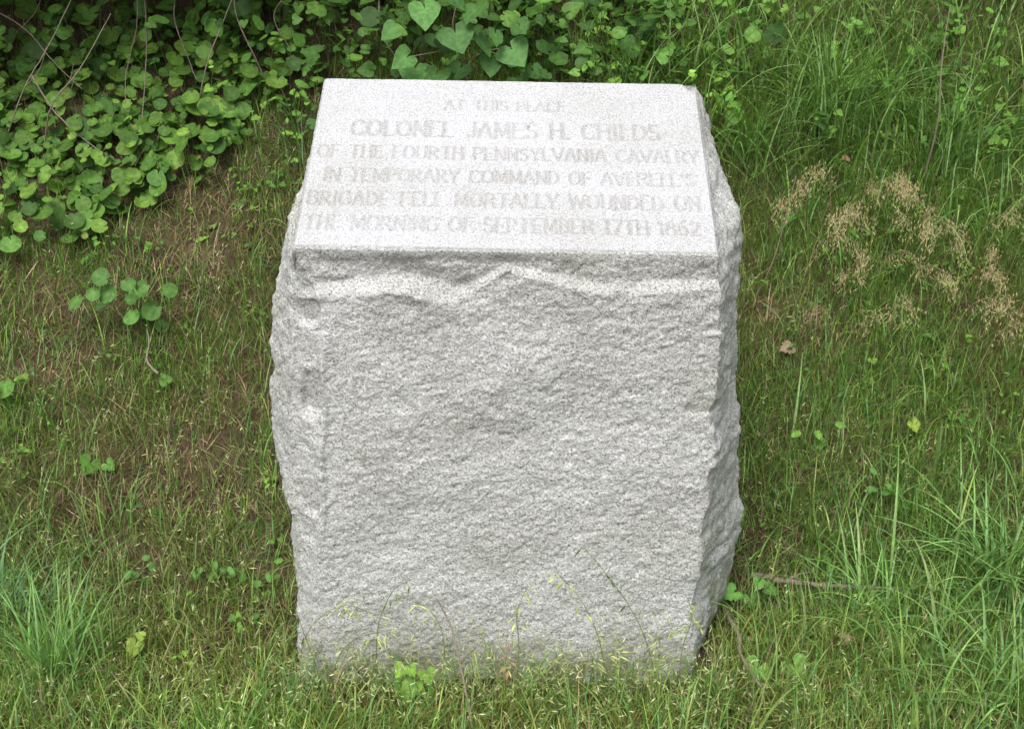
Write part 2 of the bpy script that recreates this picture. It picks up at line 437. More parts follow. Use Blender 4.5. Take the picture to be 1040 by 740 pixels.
SR = cv([(1.12, 0.385), (1.07, 0.402), (1.0, 0.428), (0.895, 0.4405), (0.856, 0.4433), (0.772, 0.4449), (0.696, 0.4545), (0.585, 0.4612), (0.511, 0.4708), (0.454, 0.4772), (0.335, 0.484), (0.249, 0.483), (0.201, 0.476), (0.15, 0.474), (0.1, 0.4611), (-0.1, 0.43)])
RG = lambda x: np.interp(x, [-0.3872, -0.3331, -0.2599, -0.2208, -0.1642, -0.1251, -0.0877, -0.0594, -0.0295, -0.0016, 0.0214, 0.0694, 0.1425, 0.1853, 0.2223, 0.2697, 0.3281, 0.3807],
                           [0.783, 0.801, 0.813, 0.816, 0.802, 0.794, 0.798, 0.817, 0.842, 0.868, 0.857, 0.843, 0.824, 0.818, 0.822, 0.83, 0.832, 0.838])
# columns: segment k runs between control k and k+1
segs = [30, 80, 120, 230, 120, 80, 320]           # OL>..: see controls below
# controls order (clockwise from above starting at the front-left): IL, OL, SL, BL, BR, SR, FR, back to IL
top_ctrl = [(-W / 2 + 0.012, 0.0), (-W / 2, 0.0), (-W / 2, 0.17), (-W / 2, LH), (W / 2, LH), (W / 2, 0.20), (W / 2, 0.0)]
nz = 420
tt = np.linspace(0, 1, nz)
cols_top, cols_seg = [], []
for k in range(7):
    a = np.array(top_ctrl[k]); b = np.array(top_ctrl[(k + 1) % 7])
    for i in range(segs[k]):
        f = i / segs[k]; cols_top.append(a + (b - a) * f); cols_seg.append((k, f))
cols_top = np.array(cols_top); nc = len(cols_top)
top_z = ZT + cols_top[:, 1] / LH * RISE
top_z = top_z - 0.0045
Zg = top_z[None, :] + (-0.16 - top_z[None, :]) * tt[:, None]
below = top_z[None, :] - Zg
ctrl = [
 (IL, lambda z: 0.0 * z), (OL, lambda z: 0.034 + 0.0 * z), (SL, lambda z: 0.12 + 0 * z),
 (lambda z: SL(np.minimum(z, .9)) + 0.035, lambda z: LH + 0.02 * smooth(0, .3, 1.1 - z)),
 (lambda z: SR(np.minimum(z, .9)) - 0.045, lambda z: LH + 0.025 * smooth(0, .3, 1.1 - z)),
 (SR, lambda z: 0.19 + 0 * z), (FR, lambda z: 0.0 * z)]
X = np.zeros_like(Zg); Y = np.zeros_like(Zg)
kk = np.array([c[0] for c in cols_seg]); ff = np.array([c[1] for c in cols_seg])
for k in range(7):
    m = kk == k
    z = Zg[:, m]; f = ff[m][None, :]
    x0, y0 = ctrl[k][0](z), ctrl[k][1](z); x1, y1 = ctrl[(k + 1) % 7][0](z), ctrl[(k + 1) % 7][1](z)
    X[:, m] = x0 + (x1 - x0) * f; Y[:, m] = y0 + (y1 - y0) * f
# ragged arrises: the edge between front and sides wanders
w = smooth(0.0, 0.07, below)
X = (CX + cols_top[:, 0])[None, :] * (1 - w) + X * w
Y = cols_top[:, 1][None, :] * (1 - w) + Y * w
# the top rectangle slightly inside at the very edge so the slab covers it
jag = (.006 * noise(Zg * 20, 0 * Zg, 0 * Zg, 99) + .003 * noise(Zg * 60, 0 * Zg, 0 * Zg, 100)) * w
X = X + jag * np.exp(-((cols_top[:, 0] - W / 2) / .10) ** 2)[None, :] * (kk >= 5)[None, :]
P = np.stack([X, Y, Zg], -1)
du = np.roll(P, -1, 1) - np.roll(P, 1, 1)
dv = np.gradient(P, axis=0)
nrm = np.cross(dv, du); nrm /= np.linalg.norm(nrm, axis=-1, keepdims=True) + 1e-12
cen = np.array([0, .22, 0]); outw = np.sum(nrm * (P - cen - np.array([0, 0, 1]) * P[..., 2:3]), -1).mean()
if outw < 0: nrm = -nrm
for _ in range(6):   # soften the base normals across the arrises
    nrm = nrm + 0.5 * (np.roll(nrm, 1, 1) + np.roll(nrm, -1, 1))
    nrm /= np.linalg.norm(nrm, axis=-1, keepdims=True)
x, y, z = X, Y, Zg
isfront = ((kk == 6) | (kk == 0)).astype(float)[None, :] * np.ones_like(X)
xr = x * math.cos(radians(10)) + z * math.sin(radians(10)); zr = -x * math.sin(radians(10)) + z * math.cos(radians(10))
D = 0.0052 * fbm(x * 5, y * 5, z * 6, 61, 2)
side = 1 - isfront
rid = 1 - 2 * np.abs(fbm(x * 7, y * 9, z * 7, 66, 3))
D += side * 0.008 * rid * 0.5 + side * 0.0055 * fbm(x * 24, y * 24, z * 24, 68, 3) + side * .0018 * noise(x * 90, y * 90, z * 90, 69)
x2 = x * math.cos(radians(-32)) + z * math.sin(radians(-32)); z2 = -x * math.sin(radians(-32)) + z * math.cos(radians(-32))
D += isfront * (0.0014 * fbm(xr * 20, y * 20, zr * 27, 71, 2) + 0.0009 * noise(x2 * 24, y * 20, z2 * 42, 72) + 0.0011 * noise(xr * 52, y * 40, zr * 66, 74))
D += 0.0013 * noise(xr * 115, y * 120, zr * 145, 77) + 0.0006 * noise(xr * 230, y * 230, zr * 330, 79)
# pitched band under the front edge
rz = RG(x) + 0.003 * noise(x * 40, 0 * x, 0 * x, 81)
rz = rz + .008 * noise(x * 12, 0 * x, 0 * x, 82)
q = np.clip((ZT - z) / np.maximum(ZT - rz, 0.01), 0, 3)
prof = np.where(q < 1, -0.013 * np.clip(q / .72, 0, 1) + 0.018 * smooth(0.70 + .12 * noise(x * 14, 0 * x, 0 * x, 85), 1.0, q),
                0.005 * np.exp(-np.clip(rz - z, 0, 1) / 0.03))
sc = 0.45 + 1.0 * np.exp(-((x + .16) / .10) ** 2) + .75 * np.exp(-((x - .09) / .10) ** 2) + .5 * np.exp(-((x - .30) / .05) ** 2) + .5 * np.exp(-((x + .34) / .04) ** 2) + .35 * noise(x * 11, 0 * x, 0 * z, 84)
D += isfront * prof * np.clip(sc, 0.2, 1.6) * smooth(ZT - 0.3, ZT - 0.18, z)
D += isfront * 0.0035 * smooth(.74, .80, z) * fbm(x * 17, 0 * x, z * 28, 87, 2)
arr = np.exp(-((x - IL(z) - .006 * noise(z * 22, 0 * z, 0 * z, 95) - .004) / .006) ** 2)
arr2 = np.exp(-((x - OL(z) - .004 * noise(z * 26, 0 * z, 0 * z, 97)) / .006) ** 2) * ((kk == 0) | (kk == 1))[None, :]
D += .0045 * arr2 * smooth(.85, .80, z) * smooth(-.5, .1, noise(z * 11, 0 * z, 0 * z, 98))
D += isfront * .0060 * arr * smooth(.83, .80, z) * smooth(-.35, .2, noise(z * 9, 0 * z, 0 * z, 96)) * smooth(.25, .35, z)
# scallops on the left chamfer strip
def scal(cx, cz, rx, rz_, dep):
    global D
    wx = x + .007 * noise(x * 40, 0 * x, z * 40, 92); wz = z + .008 * noise(x * 35, 0 * x, z * 35, 93)
    r = (np.abs((wx - cx) / rx) ** 3 + np.abs((wz - cz) / rz_) ** 3) ** (1 / 3)
    fr = (y < 0.08)
    D -= fr * dep * smooth(1.1, .75, r) * np.clip(.58 - .48 * (z - cz) / rz_, .05, 1.1)
for a in [(-0.366, 0.775, .026, .024, .014), (-0.364, 0.610, .025, .052, .024), (-0.366, 0.70, .022, .032, .003), (-0.374, 0.40, .026, .036, .015), 
          (-0.375, 0.33, .02, .03, .005), (0.372, 0.755, .03, .012, .006), (0.368, 0.60, .035, .018, .007)]: scal(*a)
# facets on the right side
hit_ = (kk == 5)[None, :] | (kk == 4)[None, :]
ln = (z - 0.10) - (y - 0.02) * 1.9
D += hit_ * (0.0 * smooth(0.05, -0.02, ln) * smooth(.45, .3, z) - 0.020 * smooth(0.0, 0.10, ln) * smooth(0.33, 0.18, z))
D += hit_ * 0.007 * fbm(y * 6, 0 * y, z * 4, 90, 2)
D *= smooth(-0.004, 0.026, below)
D += 0.0015
P = P + nrm * D[..., None]
F = grid_faces(nz, nc, True)
# close the top just under the slab, and the buried foot
vt = P.reshape(-1, 3); c_top = len(vt)
vt = np.concatenate([vt, [[CX, LH / 2, ZT + RISE / 2 - 0.006]], [[CX, LH / 2, -0.16]]])
k = np.arange(nc); k2 = (k + 1) % nc
tr = np.concatenate([np.stack([k2, k, np.full(nc, c_top)], -1), np.stack([(nz - 1) * nc + k, (nz - 1) * nc + k2, np.full(nc, c_top + 1)], -1)])
body = mesh_obj('rough_block', vt, np.concatenate([np.full(len(F), 4), np.full(len(tr), 3)]), np.concatenate([F.ravel(), tr.ravel()]), GRAN_ROUGH, marker, smooth_=True)
body['label'] = 'rock-faced grey granite sides with chipped edges'

# ------------------------------------------------------------------ vegetation generators
def in_stone(x, y, m=0.0):
    return (np.abs(x - 0.01) < 0.43 + m) & (y > -0.015 - m) & (y < 0.47 + m)

def in_view(x, y, z, m=60):
    v = np.stack([x, y, z], -1) - CAM
    zc = v @ np.array(fw)
    px = 520 + FPX * (v @ np.array(R_)) / zc; py = 370 - FPX * (v @ np.array(U_)) / zc
    return (px > -m) & (px < 1040 + m) & (py > -m) & (py < 740 + m), px, py

def scatter(n, dens, box=(-2.6, 2.6, -1.0, 2.6), out_keep=0.3, m=0.0):
    x = rng.uniform(box[0], box[1], n); y = rng.uniform(box[2], box[3], n)
    z = ground_rough(x, y)
    vis, _, _ = in_view(x, y, z)
    k = (rng.random(n) < dens(x, y)) & (vis | (rng.random(n) < out_keep)) & ~in_stone(x, y, m)
    return x[k], y[k], z[k]

def blob(x, y, cx, cy, rx, ry): return np.exp(-(((x - cx) / rx) ** 2 + ((y - cy) / ry) ** 2))

def pal(n, cols, var=0.18, w=None):
    cols = np.array(cols); i = rng.choice(len(cols), n, p=w); j = rng.integers(0, len(cols), n)
    t = rng.random((n, 1)) * 0.35
    c = cols[i] * (1 - t) + cols[j] * t
    return c * np.exp(rng.normal(0, var, (n, 1)))

def blades(x, y, z, L, W0, az, lean, curl, seg=4, fold=0.0, tip=0.08, base=0.6):
    """ribbons that start at the ground, leave it with angle lean from vertical towards az and bend by curl"""
    n = len(x)
    th = lean[:, None] + curl[:, None] * np.linspace(0, 1, seg + 1)[None, :] ** 1.3
    d = np.stack([np.cos(az)[:, None] * np.sin(th), np.sin(az)[:, None] * np.sin(th), np.cos(th)], -1)
    step = (L / seg)[:, None, None] * d
    p = np.concatenate([np.zeros((n, 1, 3)), np.cumsum(step[:, :-1], 1)], 1) + np.stack([x, y, z], -1)[:, None, :]
    # a little sideways sway
    sway = rng.normal(0, 0.06, n)[:, None] * L[:, None] * np.linspace(0, 1, seg + 1)[None, :] ** 2
    sd = np.stack([-np.sin(az), np.cos(az), 0 * az], -1)
    p = p + sway[..., None] * sd[:, None, :]
    tw = rng.normal(0, 0.7, n)
    sdt = sd * np.cos(tw)[:, None] + np.array([0, 0, 1]) * 0.4 * np.sin(tw)[:, None] + d[:, 0] * 0
    t = np.linspace(0, 1, seg + 1)
    wp = np.where(t < 0.35, base + (1 - base) * t / 0.35, 1 - (1 - tip) * ((t - 0.35) / 0.65) ** 1.5)
    hw = 0.5 * W0[:, None, None] * wp[None, :, None] * sdt[:, None, :]
    if fold:
        up = np.cross(sdt[:, None, :], d); v = np.stack([p - hw, p + up * (-fold * W0[:, None, None] * wp[None, :, None]), p + hw], 2); c = 3
    else:
        v = np.stack([p - hw, p + hw], 2); c = 2
    v = v.reshape(n, -1, 3)
    f = grid_faces(seg + 1, c)
    return v, f, p

def build_ribbons(name, v, f, col, mat, grad=None, **kw):
    n, m = v.shape[0], v.shape[1]
    F = (f[None] + (np.arange(n) * m)[:, None, None]).reshape(-1, 4)
    C = np.repeat(col[:, None, :], m, 1)
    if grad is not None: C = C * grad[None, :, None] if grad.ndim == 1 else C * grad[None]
    return mesh_obj(name, v.reshape(-1, 3), np.full(len(F), 4), F, mat, col=C.reshape(-1, 3), smooth_=True, **kw)

GREENS = [(0.135, 0.275, 0.045), (0.20, 0.34, 0.065), (0.09, 0.205, 0.036), (0.30, 0.41, 0.10), (0.09, 0.225, 0.055)]
OLIVE = [(0.18, 0.21, 0.06), (0.14, 0.19, 0.05), (0.25, 0.25, 0.10)]
STRAWS = [(0.26, 0.19, 0.11), (0.19, 0.13, 0.075), (0.34, 0.27, 0.17), (0.13, 0.085, 0.05)]
SPIKE = [(0.46, 0.52, 0.22), (0.36, 0.46, 0.18), (0.52, 0.50, 0.30)]

# bare soil patches (world x, y, radii)
def bare(x, y):
    b = .36 * smooth(-.3, -.55, x) * smooth(.15, .45, y) + 0.95 * blob(x, y, -0.92, 1.22, .22, .17) + 0.7 * blob(x, y, -0.72, 0.62, .16, .12) + 0.55 * blob(x, y, -0.62, 0.16, .16, .16) \
        + 0.5 * blob(x, y, -0.5, .35, .08, .3) + 0.5 * blob(x, y, -.95, .55, .18, .12) + 0.6 * blob(x, y, .60, .34, .13, .12) + 0.5 * blob(x, y, -.2, -.07, .3, .05) \
        + 0.4 * blob(x, y, .85, .65, .15, .1) + .6 * blob(x, y, -.62, 1.6, .14, .1) + 0.8 * blob(x, y, .72, .92, .13, .12)
    b = b + 0.4 * smooth(0.0, 0.6, fbm(x * 3.5, y * 3.5, 0, 101, 3))
    return np.clip(b, 0, 1)
def ginger_zone(x, y):
    # lower-left to upper-right edge of the round-leaf patch on the bank
    edge = 1.17 + 0.42 * smooth(-1.05, -0.68, x) + 0.10 * noise(x * 5, y * 5, 0, 103)
    return smooth(edge - 0.05, edge + 0.07, y) * smooth(-0.56, -0.72, x)
def upper(x, y):      # thicket along the top of the bank
    return smooth(1.58, 1.85, y + 0.06 * noise(x * 4, y * 4, 0, 107))

# litter of dry straw lying on the soil
def flat_bits(n, dens, Lr, Wr, name, cols, label, var=.25, tilt=.22, lift=.004, mat=STRAW, out_keep=.25):
    x, y, z = scatter(n, dens, out_keep=out_keep)
    k = len(x); L = rng.uniform(*Lr, k); W0 = rng.uniform(*Wr, k)
    az = np.where(rng.random(k) < .55, rng.normal(-np.pi / 2, .7, k), rng.uniform(0, 2 * np.pi, k))
    sxx, syy = gslope(x, y); sl = sxx * np.cos(az) + syy * np.sin(az)
    th = np.pi / 2 - np.arctan(sl) - np.abs(rng.normal(0.0, tilt, k))
    v, f, _ = blades(x, y, z + lift, L, W0, az, th, rng.normal(0.1, .35, k), 3, 0, .3, .8)
    o = build_ribbons(name, v, f, pal(k, cols, var), mat)
    tag(o, label, name.replace('_', ' '), None, 'stuff'); return o
flat_bits(100000, lambda x, y: (0.30 + 0.65 * bare(x, y)) * (1 - .7 * ginger_zone(x, y)) * (1 - .6 * upper(x, y)), (.02, .10), (.0010, .0030), 'dry_straw', STRAWS,
          'brown dead grass and straw litter lying on the bank')

def foot(x, y): return smooth(-.13, -.08, y) * (y < .02) * smooth(.45, .40, np.abs(x))
# short turf
def turf_d(x, y):
    d = (1 - .6 * foot(x, y)) * 0.75 * (1 - .80 * bare(x, y)) * (1 - .8 * ginger_zone(x, y)) * (1 - .75 * upper(x, y))
    return d * (0.65 + 0.5 * smooth(-.5, .5, fbm(x * 6, y * 6, 0, 111, 2)))
x, y, z = scatter(1040000, turf_d)
k = len(x)
sxx, syy = gslope(x, y)
L = rng.gamma(5, .0095, k) + .014; L = L * (1 - .45 * foot(x, y)); W0 = rng.uniform(.0013, .0032, k)
az = rng.uniform(0, 2 * np.pi, k); down = rng.random(k) < .45; az[down] = rng.normal(-np.pi / 2, .8, down.sum())
v, f, _ = blades(x, y, z - .003, L, W0, az, np.abs(rng.normal(.45, .3, k)), rng.uniform(.1, 1.5, k), 4, 0)
mixg = smooth(-.2, .6, fbm(x * 2.2, y * 2.2, 0, 115, 2) + .25 * (x > .45) * (y > .4))[:, None]
c = pal(k, GREENS, .22) * (1 - .6 * mixg) + pal(k, OLIVE, .22) * .6 * mixg
dead = rng.random(k) < .11; c[dead] = pal(dead.sum(), STRAWS, .2)
lush = (smooth(.35, -.1, y) * .8)[:, None]; c = c * (1 + lush * np.array([.42, .30, .18]))
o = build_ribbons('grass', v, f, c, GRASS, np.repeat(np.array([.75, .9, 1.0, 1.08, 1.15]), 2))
tag(o, 'short thin green turf grass covering the bank', 'grass', None, 'stuff')

# medium grass
def med_d(x, y):
    d = .45 * (y < .0) * (y > -.14) * (np.abs(x) < .46) + .30 * smooth(.45, .8, x) * smooth(-.5, 0, .65 - y) + .55 * blob(x, y, -1.0, .1, .22, .28) + .42 * smooth(-.7, -1.2, x) * blob(x, y, -1.2, .3, .5, .25) \
        + .45 * smooth(.5, .75, x) * smooth(1.05, 1.35, y) * (1 - .5 * upper(x, y)) + .30 * blob(x, y, 1.25, .55, .4, .3) + .6 * blob(x, y, 1.0, -.05, .4, .3) \
        + .14 + .35 * blob(x, y, -.52, 1.2, .1, .14) + .3 * blob(x, y, .5, .0, .12, .15) + .30 * (y < -.06)
    return np.clip(d, 0, 1) * (1 - .5 * bare(x, y)) * (1 - .35 * ginger_zone(x, y))
x, y, z = scatter(125000, med_d)
k = len(x)
L = rng.uniform(.06, .17, k); W0 = rng.uniform(.0018, .0042, k)
az = rng.uniform(0, 2 * np.pi, k)
v, f, _ = blades(x, y, z - .004, L, W0, az, np.abs(rng.normal(.3, .25, k)), rng.uniform(.2, 1.9, k), 6, .12)
c = pal(k, GREENS + [(.11, .25, .07), (.14, .29, .08)], .18); dead = rng.random(k) < .06; c[dead] = pal(dead.sum(), STRAWS, .2)
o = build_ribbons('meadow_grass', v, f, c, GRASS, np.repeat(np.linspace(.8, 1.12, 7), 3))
tag(o, 'longer green grass blades among the turf on both sides of the marker', 'grass', None, 'stuff')

# long arching grass, upper right and lower right
def long_d(x, y):
    d = .75 * blob(x, y, .95, 1.50, .28, .24) + .35 * blob(x, y, .62, 1.45, .12, .3) + .45 * blob(x, y, 1.35, 1.42, .3, .25) + .8 * blob(x, y, .6, 1.72, .35, .2) + .7 * blob(x, y, 1.1, 1.75, .5, .2) \
        + .30 * blob(x, y, 1.2, .35, .25, .3) + .42 * blob(x, y, 1.0, .0, .3, .3) + .12 * blob(x, y, -.62, 1.35, .08, .2) + .25 * blob(x, y, 1.3, .65, .2, .15)
    return np.clip(d, 0, 1)
x, y, z = scatter(30000, long_d, m=.02)
k = len(x)
L = rng.uniform(.18, .40, k); W0 = rng.uniform(.0036, .0078, k)
az = rng.uniform(0, 2 * np.pi, k); az = np.where(rng.random(k) < .5, rng.normal(-np.pi / 2, 1.0, k), az)
v, f, _ = blades(x, y, z - .005, L, W0, az, np.abs(rng.normal(.25, .2, k)), rng.uniform(.5, 2.3, k), 9, .14, .05)
c = pal(k, [(.12, .25, .055), (.17, .31, .08), (.10, .21, .05), (.19, .29, .06), (.24, .35, .12)], .18)
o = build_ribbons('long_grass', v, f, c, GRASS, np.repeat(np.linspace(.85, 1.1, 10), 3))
tag(o, 'long arching green grass growing right of the marker', 'grass', None, 'stuff')

# brome culms with pale spikelets
def brome_d(x, y):
    return np.clip(.30 + .5 * (y < .1) + .35 * blob(x, y, -.8, .5, .5, .4) + .25 * (y < .75), 0, 1) * (1 - .9 * upper(x, y)) * (1 - .85 * ginger_zone(x, y)) * (1 - .3 * bare(x, y)) * (y < 1.5)
x, y, z = scatter(17500, brome_d)
xf = rng.uniform(-.42, .44, 560); yf = rng.uniform(-.13, -.02, 560)
x = np.concatenate([x, xf]); y = np.concatenate([y, yf]); z = np.concatenate([z, ground_rough(xf, yf)])
k = len(x)
L = rng.uniform(.05, .13, k) * (1 + .35 * (y < 0) * rng.random(k)); L[-560:] = .07 + .15 * rng.random(560) ** 1.6; W0 = np.full(k, .0010); az = rng.uniform(0, 2 * np.pi, k)
v, f, p = blades(x, y, z, L, W0, az, np.abs(rng.normal(.2, .2, k)), rng.uniform(.4, 1.8, k), 5)
c = pal(k, [(.22, .28, .11), (.28, .29, .13)], .15)
ns = 5; t_at = rng.uniform(2.2, 5, (k, ns)); i0 = np.minimum(np.floor(t_at).astype(int), 4); fr = (t_at - i0)[..., None]
ii = np.arange(k)[:, None]
s0 = (p[ii, i0] * (1 - fr) + p[ii, i0 + 1] * fr).reshape(-1, 3)
kn = len(s0)
saz = np.repeat(az, ns) + rng.normal(0, .8, kn); sth = rng.uniform(.3, 2.3, kn)
sd_ = np.stack([np.cos(saz) * np.sin(sth), np.sin(saz) * np.sin(sth), np.cos(sth)], -1)
sl = rng.uniform(.008, .018, kn); ssw = rng.uniform(.0014, .0028, kn)
si = np.cross(sd_, rng.normal(0, 1, (kn, 3))); si /= np.linalg.norm(si, axis=1, keepdims=True)
ax_ = sd_ * sl[:, None]
sv = np.stack([s0, s0 + ax_ * .4 + si * ssw[:, None] / 2, s0 + ax_, s0 + ax_ * .4 - si * ssw[:, None] / 2], 1)
n1_, m1 = v.shape[0], v.shape[1]
F1 = (f[None] + (np.arange(n1_) * m1)[:, None, None]).reshape(-1, 4)
F2 = np.arange(kn * 4).reshape(-1, 4) + n1_ * m1
C1 = np.repeat(c, m1, 0); C2 = np.repeat(pal(kn, SPIKE, .2), 4, 0)
o = mesh_obj('brome_grass', np.concatenate([v.reshape(-1, 3), sv.reshape(-1, 3)]), np.full(len(F1) + len(F2), 4), np.concatenate([F1, F2]), GRASS, col=np.concatenate([C1, C2]))
tag(o, 'thin grass stems carrying small pale green seed spikelets over the turf', 'grass', None, 'stuff')

# ---- leaves
def leaf_template(kind):
    """flat leaf with petiole joint at the origin, growing along +Y, unit length; returns verts, faces (quads/tris as quads), shade factor"""
    if kind == 'round':
        t = np.linspace(0, 2 * np.pi, 17)[:-1] + np.pi / 16
        a = np.linspace(radians(-62), radians(242), 15)
        rad = 0.5 * (1 + 0.03 * np.cos(3 * a)); X_ = rad * 1.08 * np.cos(a); Y_ = 0.42 + rad * np.sin(a)
        X_[0], Y_[0] = 0.05, -.05; X_[-1], Y_[-1] = -0.05, -.05
        X_[1] = .22; Y_[1] = -.10; X_[-2] = -.22; Y_[-2] = -.10
    elif kind == 'oval':
        a = np.linspace(-np.pi / 2, 1.5 * np.pi, 11)[:-1]
        X_ = .29 * np.cos(a); Y_ = .5 + .5 * np.sin(a)
        X_ = np.concatenate([X_[1:]]); Y_ = np.concatenate([Y_[1:]])
    elif kind == 'heart':
        X_ = np.array([.07, .26, .44, .50, .41, .22, 0, -.22, -.41, -.50, -.44, -.26, -.07])
        Y_ = np.array([-.01, -.06, .03, .22, .48, .75, 1.0, .75, .48,   .22, .03, -.06, -.01])
    else:   # lobed (three shallow lobes with toothed edge)
        X_ = np.array([.10, .34, .50, .56, .47, .50, .30, .34, .17, 0, -.17, -.34, -.30, -.50, -.47, -.56, -.50, -.34, -.10])
        Y_ = np.array([-.05, -.14, .0, .22, .30, .52, .50, .72, .78, 1.0, .78, .72, .50, .52, .30, .22, .0, -.14, -.05])
    n = len(X_)
    mid = .55 if kind != 'oval' else .5
    cx, cy = 0.0, (.16 if kind == 'round' else .30 if kind in ('round', 'heart', 'lobed') else .45)
    V = [(0, 0.02, 0)]
    inner = [(cx + (px_ - cx) * .55, cy + (py_ - cy) * .55) for px_, py_ in zip(X_, Y_)]
    def zz(px_, py_):
        r2 = px_ * px_ + (py_ - .4) ** 2
        if kind == 'round': return .34 * r2 + 0.10 * abs(px_) * (py_ < .35)
        return .12 * abs(px_) - .18 * (py_ - .2) ** 2
    Vv = [(cx, cy, zz(cx, cy))] + [(a_, b_, zz(a_, b_)) for a_, b_ in inner] + [(a_, b_, zz(a_, b_)) for a_, b_ in zip(X_, Y_)]
    V = np.array(Vv)
    F = []
    rng_ = range(n - 1) if kind != 'oval' else range(n)
    for i in rng_:
        j = (i + 1) % n
        F.append((1 + i, 1 + n + i, 1 + n + j, 1 + j)); F.append((0, 1 + i, 1 + j))
    vein = np.where(np.arange(n) % 2 == 0, 1.09, .94)
    sh = np.concatenate([[1.25], vein, vein * .96])
    for i in range(n):
        if abs(X_[i]) < .03: sh[1 + i] = 1.2; sh[1 + n + i] = 1.1
    return V, F, sh
TPL = {k: leaf_template(k) for k in ('round', 'oval', 'heart', 'lobed')}

def frames(nrm_, yaw):
    """orthonormal frames with Z = nrm_, Y turned by yaw about it"""
    nrm_ = nrm_ / np.linalg.norm(nrm_, axis=1, keepdims=True)
    ref = np.tile([0., 0, 1.], (len(nrm_), 1)) * -1
    y0_ = ref - np.sum(ref * nrm_, 1, keepdims=True) * nrm_ + np.array([0, -.02, 0])
    y0_ /= np.linalg.norm(y0_, axis=1, keepdims=True)
    x0_ = np.cross(y0_, nrm_)
    yy = y0_ * np.cos(yaw)[:, None] + x0_ * np.sin(yaw)[:, None]
    xx = np.cross(yy, nrm_)
    return xx, yy, nrm_

def leaf_cloud(pos, nrm_, yaw, size, kind, col):
    V, F, sh = TPL[kind]
    xx, yy, zz = frames(nrm_, yaw)
    asp = rng.uniform(.85, 1.12, len(pos)); cup = rng.uniform(-.4, 1.5, len(pos)); bend = rng.normal(0, .22, len(pos))
    vx = V[None, :, 0] * asp[:, None]; vy = V[None, :, 1]; vz = V[None, :, 2] * cup[:, None] + bend[:, None] * V[None, :, 0] * 1.0 + rng.normal(0, .022, (len(pos), len(V)))
    v = pos[:, None, :] + size[:, None, None] * (vx[..., None] * xx[:, None] + vy[..., None] * yy[:, None] + vz[..., None] * zz[:, None])
    fn = np.array([len(q) for q in F]); fi = np.concatenate([np.array(q) for q in F])
    N_ = len(pos); m = len(V)
    idx = (fi[None] + (np.arange(N_) * m)[:, None]).ravel(); fns = np.tile(fn, N_)
    C = (col[:, None, :] * sh[None, :, None]).reshape(-1, 3)
    return v.reshape(-1, 3), fns, idx, C

def merge(parts):
    vs, fs, ix, cs, off = [], [], [], [], 0
    for v, fn, i, c in parts:
        vs.append(v); fs.append(fn); ix.append(np.asarray(i).ravel() + off); cs.append(c); off += len(v)
    return np.concatenate(vs), np.concatenate(fs), np.concatenate(ix), np.concatenate(cs)

def stems(p0, p1, w_, col, seg=3, sag=.15):
    n = len(p0); t = np.linspace(0, 1, seg + 1)[None, :, None]
    d = p1 - p0; ln = np.linalg.norm(d, axis=1)[:, None, None]
    mid = p0[:, None] * (1 - t) + p1[:, None] * t
    mid[..., 2:3] += sag * ln * np.sin(np.pi * t)
    side = np.cross(d, [0, 1, .3]); side /= np.linalg.norm(side, axis=1, keepdims=True) + 1e-9
    s2 = np.cross(side, d); s2 /= np.linalg.norm(s2, axis=1, keepdims=True) + 1e-9
    vv = []
    for q in range(3):
        a = 2 * np.pi * q / 3; vv.append(mid + (side * math.cos(a) + s2 * math.sin(a))[:, None] * w_ / 2)
    v = np.stack(vv, 2).reshape(n, -1, 3)
    f = grid_faces(seg + 1, 3, True)
    F = (f[None] + (np.arange(n) * v.shape[1])[:, None, None]).reshape(-1, 4)
    return v.reshape(-1, 3), np.full(len(F), 4), F.ravel(), np.repeat(col, v.shape[1], 0)

LEAFG = [(.075, .16, .025), (.10, .205, .032), (.14, .25, .04), (.05, .12, .024)]

# round-leaved ground cover on the upper left of the bank
x, y, z = scatter(4600, lambda x, y: ginger_zone(x, y) * (1 - .75 * smooth(1.62, 1.85, y)) * (.55 + .45 * smooth(-.4, .2, fbm(x * 5, y * 5, 0, 121, 2))), box=(-2.2, -.6, 1.0, 2.3), out_keep=.6)
k = len(x)
hgt = rng.uniform(.012, .075, k); sz = .018 + .044 * rng.random(k) ** 1.4
p0 = np.stack([x, y, z], -1); off = np.stack([rng.normal(0, .02, k), -hgt * .6 + rng.normal(0, .015, k), hgt], -1); p1 = p0 + off
nn = np.stack([rng.normal(0, .28, k), rng.normal(-.62, .25, k), rng.normal(.75, .15, k)], -1)
c = pal(k, LEAFG, .18); yl = rng.random(k) < .012; c[yl] = np.array([.16, .21, .05])
o1 = leaf_cloud(p1, nn, rng.normal(0, .9, k), sz, 'round', c)
o2 = stems(p0, p1, .002, pal(k, [(.10, .13, .05)], .2))
mv = merge([o1, o2])
o = mesh_obj('round_leaf_cover', mv[0], mv[1], mv[2], LEAF, col=mv[3], smooth_=True)
tag(o, 'dense patch of round heart-based green leaves on the upper left bank', 'ground cover', None, 'stuff')

